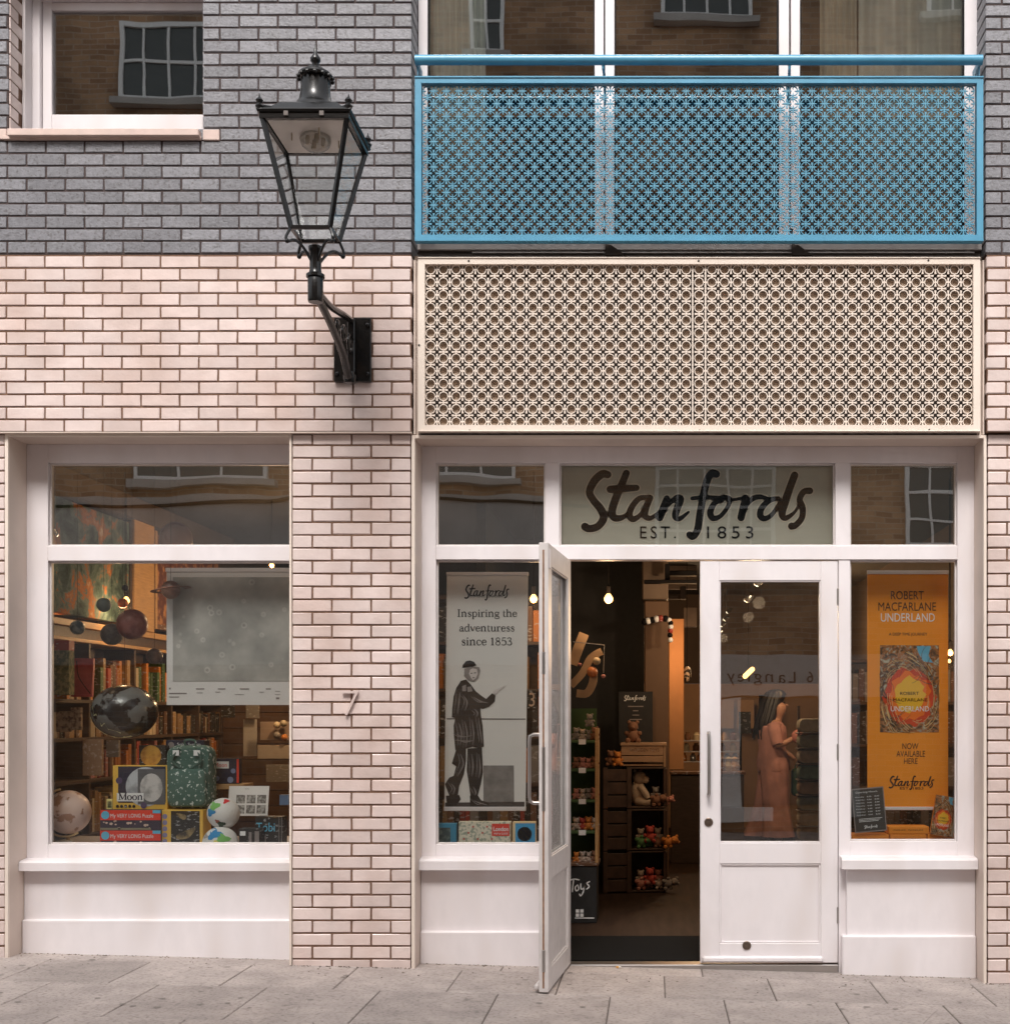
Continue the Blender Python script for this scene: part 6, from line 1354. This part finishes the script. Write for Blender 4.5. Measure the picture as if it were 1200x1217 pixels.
def bear(x, y, z, s):
    t = thing('polar_bear_toy', 'cream plush polar bear sitting in the top dark crate', 'soft toy', (x, y, z)); m = MB(); m.ball((x, y, z + s * .5), s * .42, 16, 12, (.9, .9, 1.15)); m.ball((x + s * .08, y - s * .1, z + s * 1.12), s * .28, 14, 10); m.ball((x + s * .34, y - s * .2, z + s * 1.04), s * .15, 10, 8); 
    for a in (-1, 1): m.ball((x + a * s * .12, y, z + s * 1.38), s * .08, 8, 6)
    m.tube([(x + s * .1, y - s * .3, z + s * .8), (x + s * .36, y - s * .42, z + s * .45), (x + s * .42, y - s * .45, z + s * .3)], [s * .16, s * .13, s * .1], 10); m.tube([(x, y - s * .2, z + s * .2), (x + s * .35, y - s * .4, z + s * .12), (x + s * .55, y - s * .45, z + s * .12)], [s * .2, s * .16, s * .13], 10); m.build('body', M('bear_plush', (.50, .38, .28), .95, bump=.5, bscale=90), t, smooth=True)
    m = MB(); m.ball((x + s * .48, y - s * .25, z + s * 1.05), s * .04, 6, 5); m.build('nose', ink, t)
bear(X(757, 3.4), 3.62, tops[2] + .02, .215)
for k, lst in enumerate(([('pink', .04), ('white', .08), ('brown', .12), ('red', .16), ('white', .20), ('pink', .23), ('grey', .27)], [('green', .04), ('white', .08), ('green', .12), ('red', .16), ('brown', .19), ('white', .23), ('orange', .27)], [('brown', .17), ('grey', .21), ('pink', .26)])):
    for i, (c, dx) in enumerate(lst): toy(cx0 + dx, cy0 + .05 + .05 * (i % 3), tops[k] + .02 + .05 * (i % 2), .085 + .02 * (i % 3 == 0), c, f'{c} soft toy tumbled in the {["bottom","middle","top"][k]} dark crate, {["first","second","third","fourth","fifth","sixth","seventh"][i]} from the left', lying=(i % 2 == 0))
y = 3.5; t = thing('wooden_crate', 'pale pine crate with stencilled lettering on top of the dark crate stack', 'crate', (X(765, y), y, 1.08))
pine = M('pine', (.40, .24, .14), .6, var=.12, scale=10, streak=(2, 2, 14))
for a, b_ in ((906, 899), (898, 887)): part('plank', pine, t, X(738, y), X(788, y), y, y + .014, Z(a, y), Z(b_, y), .003)
part('top', pine, t, X(737, y), X(792, y), y - .01, y + .3, Z(886.6, y), Z(883, y), .004); part('side', pine, t, X(788.2, y), X(791, y), y + .001, y + .3, Z(912, y), Z(887, y), .003); part('bottom', pine, t, X(738, y), X(788, y), y + .015, y + .3, 1.085, 1.10, .002)
m = MB(); text(m, 'WOODEN TOYS', X(748, y), X(783, y), Z(893.5, y), Z(889.5, y), y - .002); m.build('stencil', BM['brown'], t, fix=False)
toy(X(726, y), y + .05, 1.085, .10, 'brown', 'brown soft toy seated left of the pine crate, left one'); toy(X(734, y), y + .02, 1.085, .095, 'orange', 'orange brown soft toy seated left of the pine crate, right one')
toy(X(752, y), y + .10, Z(883, y), .14, 'brown', 'tall brown soft toy on top of the pine crate in front of the menu board')
y = 3.8; face_book(735, 775.5, 822, 883, y, bl, 'tall black menu board with the Stanfords script standing on the pine crate', 'menu_board', 'menu board', .02, prints=[('logo', white_ink, lambda m, x0, x1, z0, z1, y: logo(m, x0 + (x1 - x0) * .16, x0 + (x1 - x0) * .8, z0 + (z1 - z0) * .80, z0 + (z1 - z0) * .93, y)), ('list_lines', gp, lambda m, x0, x1, z0, z1, y: [rect(m, x0 + (x1 - x0) * (.5 - w / 2), x0 + (x1 - x0) * (.5 + w / 2), z0 + (z1 - z0) * (.70 - .085 * i), z0 + (z1 - z0) * (.72 - .085 * i), y) for i, w in enumerate((.45, .16, .2, .36, .12, .15, .3, .1))])])
# hanging snake toy, dotted lamp
t = thing('hanging_toy', 'striped black white and red segmented toy hanging from the pillar', 'toy', (X(795, 3.8), 3.8, 2.1)); y = 3.75
pts = cr([(X(a, y), y, Z(b_, y)) for a, b_ in ((766, 739), (775, 737), (785, 735), (795, 737), (797, 745), (796, 755), (797, 765))], 4)
for i in range(0, len(pts) - 1, 2): MB().ball(pts[i], .030 if i < 12 else .024, 10, 8).build('segment', [ink, white_ink, ink, white_ink, BM['red']][(i // 2) % 5], t, smooth=True)
t = thing('patterned_shade', 'black and cream dotted ornament hanging right of the lit panel', 'ornament', (X(815, 5), 5, 1.8)); MB().ball((X(816, 5), 5, Z(801, 5)), .055, 14, 10, (.8, .8, 1.4)).build('shade', M('dotted', (.02, .02, .02), .5, col2=(.6, .5, .4), c2scale=30, c2lo=.5, c2hi=.52), t, smooth=True); MB().tube([(X(816, 5), 5, Z(792, 5)), (X(816, 5), 5, RZ)], .003, 5).build('cord', ink, t)
# metal shelves with glassware, counter
y = 6.0; t = thing('wire_shelves', 'dark metal shelves of jars and small wares right of the crate stack', 'shelf unit', (X(820, y), y, 0)); x0, x1 = X(798, y), X(880, y)
for z in (Z(918, y), Z(905, y), Z(893, y), Z(880, y)): part('shelf', steel, t, x0, x1, y, y + .3, z - .012, z, .002)
for a in (x0, x1): part('post', ink, t, a - .012, a + .012, y - .002, y + .02, 0, Z(862, y), .002)
for k, (z, nm) in enumerate(((Z(905, y), 'lower'), (Z(893, y), 'middle'), (Z(880, y), 'upper'))):
    xx = x0 + .05
    i = 0
    while xx < x1 - .05:
        c = random.choice(['cream', 'tan', 'grey', 'brown', 'orange']); r = random.uniform(.025, .04)
        o = MB().lathe([(r, 0), (r, .055), (r * .6, .07), (r * .6, .085)], (xx, y + .1, z), 10).build('jar', M('jar_' + c, BC[c], .2, coat=.5), smooth=True); tag(o, f'{nth((c, nm))} {c} jar from the left on the {nm} metal shelf', 'jar', f'{c} jars on the {nm} metal shelf'); xx += 2 * r + random.uniform(.01, .05)
t = thing('counter', 'dark brown sales counter under the metal shelves', 'counter', (X(830, 5.9), 5.9, 0)); part('front', dark_wood, t, X(797, 5.7), X(884, 5.7), 5.7, 5.95, 0, Z(921, 5.7), .004); part('counter_top', BM['brown'], t, X(796, 5.68), X(886, 5.68), 5.66, 5.99, Z(920.5, 5.7), Z(917, 5.7), .004)
# behind the closed door glass
y = 9.7; 
for i, (a, b_) in enumerate(((853, 872), (876, 896))): face_book(a, b_, 832, 866, y, M('pale_panel', (.45, .26, .14), .7, var=.05), ['left', 'right'][i] + ' tan noticeboard on the warm rear wall', 'noticeboard', 'noticeboard', .03)
face_book(902, 925, 826, 862, 9.5, ink, 'black screen on the rear wall behind the woman', 'screen', 'screen', .05)
face_book(878, 892, 846, 872, 5.72, BM['black'], 'black till screen standing on the counter', 'till_screen', 'till', .06)
for i, px in enumerate((858, 866, 873)): MB(); m = MB().lathe([(.05, 0), (.06, .05), (.03, .10), (.045, .13), (.0, .15)], (X(px, 5.75), 5.8, Z(917, 5.7)), 10); tag(m.build('counter_ornament', [BM['brown'], BM['cream'], BM['tan']][i], smooth=True), f'{["dark brown","cream","tan"][i]} small pot on the sales counter behind the door glass', 'pot')
y = 2.6
pal = [(.28, .22, .15), (.22, .20, .14), (.33, .26, .2), (.15, .2, .16), (.30, .2, .13), (.2, .2, .16), (.3, .24, .18), (.24, .18, .12)]
names = ['topmost', 'second', 'third', 'fourth', 'fifth', 'sixth', 'seventh', 'lowest']
t = thing('basket_rack', 'dark rack at the right edge of the door glass holding rolled blankets', 'rack', (X(965, y), y, 0)); part('upright', dark_wood, t, X(951, y), X(954, y), y + .2, y + .23, 0, 1.6, .002); part('upright', dark_wood, t, X(990, y), X(993, y), y + .2, y + .23, 0, 1.6, .002); 
for k in range(9): z = Z(852 + 18.6 * (k + 1), y) - .002; part('shelf', dark_wood, t, X(948, y), X(994, y), y - .02, y + .19, z - .01, z, .002)
for k in range(8):
    z = Z(852 + 18.6 * (k + 1), y); m = MB(); pillow(m, X(970, y), z + .055, X(992, y) - X(970, y), .055, y, .17, .045)
    tag(m.build('rolled_blanket', M(f'blanket_{k}', pal[k], .9, var=.2, scale=20, bump=.4), smooth=True), f'rolled blanket, {names[k]} in the rack at the right edge of the door glass', 'blanket')
# ------------------------------------------------------------------ woman seen through the door glass
def skin(name, verts, edges, rad, mat, parent, sub=2):
    me = bpy.data.meshes.new(name); me.from_pydata([tuple(Vector(v) - ORG[parent.name]) for v in verts], edges, []); o = bpy.data.objects.new(name, me); COL.objects.link(o); o.parent = parent; ORG[o.name] = ORG[parent.name]
    md = o.modifiers.new('skin', 'SKIN'); md.use_smooth_shade = True; 
    for i, r in enumerate(rad): me.skin_vertices[0].data[i].radius = (r if isinstance(r, tuple) else (r, r))
    me.skin_vertices[0].data[0].use_root = True
    s_ = o.modifiers.new('sub', 'SUBSURF'); s_.levels = sub; s_.render_levels = sub; me.materials.append(mat); return o
wy = 8.0; wx = X(919, wy); fz_ = .0
t = thing('person', 'woman with long dark hair in a rust pink wide legged jumpsuit holding a green bag', 'person', (wx, wy, 0))
sk = M('skin', (.50, .27, .19), .5); hair = M('dark_hair', (.018, .012, .01), .45); suit = M('rust_cloth', (.50, .25, .22), .95, var=.25, scale=5, bump=.9, bscale=9)
def w(x, y, z): return (wx + x, wy + y, z)
# body faces right, seen from the side and a little from behind
V = [w(0, 0, .95), w(-.01, 0, 1.15), w(0, 0, 1.38), w(.02, 0, 1.47), w(.045, -.01, 1.58), w(.055, -.01, 1.70),
     w(-.02, -.17, 1.40), w(.02, -.24, 1.15), w(.17, -.20, 1.22), w(.25, -.16, 1.27), w(-.02, .17, 1.40), w(.04, .22, 1.14), w(.2, .18, 1.05), w(.28, .16, .98),
     w(-.01, -.09, .88), w(.02, -.10, .50), w(-.02, -.10, .09), w(.11, -.11, .04), w(-.01, .09, .88), w(-.08, .10, .50), w(-.20, .10, .10), w(-.08, .11, .04)]
E = [(0, 1), (1, 2), (2, 3), (3, 4), (4, 5), (2, 6), (6, 7), (7, 8), (8, 9), (2, 10), (10, 11), (11, 12), (12, 13), (0, 14), (14, 15), (15, 16), (16, 17), (0, 18), (18, 19), (19, 20), (20, 21)]
Rr = [(.12, .14), (.10, .12), (.10, .14), .06, .125, .11, .055, .042, .035, .028, .055, .042, .035, .028, .08, .06, .04, .035, .08, .06, .04, .035]
skin('body', V, E, Rr, sk, t)
m = MB()
def ell(cx, cy, z, a, b_, k=48, rp=.03, nf=9): return [w(cx + a * (1 + rp * math.sin(nf * i * 2 * math.pi / k + z * 2.2)) * math.cos(i * 2 * math.pi / k), cy + b_ * (1 + rp * math.sin(nf * i * 2 * math.pi / k + z * 2.2)) * math.sin(i * 2 * math.pi / k), z) for i in range(k)]
m.loft([ell(0, 0, .86, .20, .21), ell(-.01, 0, .98, .195, .21), ell(-.02, 0, 1.12, .16, .18), ell(-.02, 0, 1.28, .175, .20), ell(-.02, 0, 1.38, .165, .21), ell(.0, 0, 1.44, .10, .15), ell(.01, 0, 1.455, .07, .08)]); m.build('jumpsuit_top', suit, t, smooth=True)
for nm, cy, dx in (('trouser_leg', -.09, .05), ('trouser_leg', .09, -.16)):
    m = MB(); m.loft([ell(0, cy, .95, .17, .11), ell(.0 + dx * .1, cy, .75, .17, .12), ell(dx * .4, cy, .45, .16, .12), ell(dx * .8, cy, .2, .18, .14), ell(dx, cy, .07, .20, .15)]); m.build(nm, suit, t, smooth=True)
for s in (-1, 1): m = MB(); m.tube([w(-.01, s * .15, 1.41), w(.0, s * .20, 1.30), w(.03, s * .235, 1.17)], [.085, .08, .072], 10); m.build('sleeve', suit, t, smooth=True)
m = MB(); m.loft([ell(.035, 0, 1.835, .03, .03), ell(.03, 0, 1.82, .09, .09), ell(.03, 0, 1.78, .125, .115), ell(-.005, 0, 1.70, .125, .125), ell(-.04, 0, 1.60, .12, .13), ell(-.08, 0, 1.48, .13, .14), ell(-.11, 0, 1.38, .12, .13), ell(-.12, 0, 1.31, .06, .08)]); m.build('hair', hair, t, smooth=True)
m = MB(); m.lathe([(.001, 0), (.018, .01), (.001, .05)], w(.135, -.01, 1.645), 8, 'x'); m.build('nose', sk, t, smooth=True)
m = MB()
for s in (-1, 1): m.ball(w(.125, s * .035 - .01, 1.675), .012, 8, 6, (.6, 1, .7))
m.each('eye', ink, t, smooth=True)
m = MB(); m.ball(w(.118, -.01, 1.605), .02, 8, 6, (.6, 1.3, .45)); m.build('mouth', M('lips', (.35, .08, .07), .5), t, smooth=True)
m = MB()
rr = random.Random(5)
for k in range(26):
    a = rr.uniform(.35, 1.65) * math.pi; c, d = math.cos(a), math.sin(a); m.tube(cr([w(.02 + .10 * c, .10 * d, 1.80), w(-.01 + .13 * c, .13 * d, 1.70), w(-.05 + .13 * c, .14 * d, 1.55), w(-.09 + .13 * c, .15 * d, 1.42), w(-.11 + .12 * c + rr.uniform(-.03, .03), .13 * d, 1.27 + rr.uniform(-.04, .05))], 3), .011, 5)
tag(m.build('hair_strands', hair, t, smooth=True), kind='stuff')
for s in (-1, 1):
    m = MB(); m.box(*[v for v in (wx + (.08 if s < 0 else -.07) , wx + (.24 if s < 0 else .06), wy + s * .10 - .045, wy + s * .10 + .045, .0, .09)], .03); m.build('shoe', ink, t, smooth=True)
for (bx_, by_, bz_) in ((.27, -.15, 1.285), (.30, .155, .965)):                 # fingers
    for k in range(4): MB().tube([w(bx_, by_ - .03 + .02 * k, bz_), w(bx_ + .05, by_ - .03 + .02 * k, bz_ + .005), w(bx_ + .06, by_ - .03 + .02 * k, bz_ - .03)], [.010, .009, .006], 6).build('finger', sk, t, smooth=True)
    MB().tube([w(bx_ - .01, by_ - .03, bz_ + .01), w(bx_ + .02, by_ - .045, bz_ + .04)], [.011, .007], 6).build('thumb', sk, t, smooth=True)
hx, hy, hz = wx + .33, wy + .16, .93
t = thing('shoulder_bag', 'dark green cloth bag hanging from the woman\'s hand', 'bag', (hx, hy, hz - .35)); m = MB(); pillow(m, hx, hz - .22, .10, .17, hy - .06, .12, .05); m.build('bag_body', M('bag_green', (.04, .10, .075), .8, var=.2), t, smooth=True); m = MB(); m.tube(cr([(hx - .07, hy, hz - .08), (hx, hy, hz + .05), (hx + .07, hy, hz - .08)], 5), .008, 6); m.build('bag_handle', M('bag_green', (.04, .10, .075)), t, smooth=True)
m = MB().ball((wx + .27, wy - .20, 1.27), .075, 14, 10, (1, .8, 1.1)); tag(m.build('pink_purse', M('pink_purse', (.55, .22, .18), .7, bump=.3), smooth=True), 'small round pink purse held up in the woman\'s hands', 'purse')
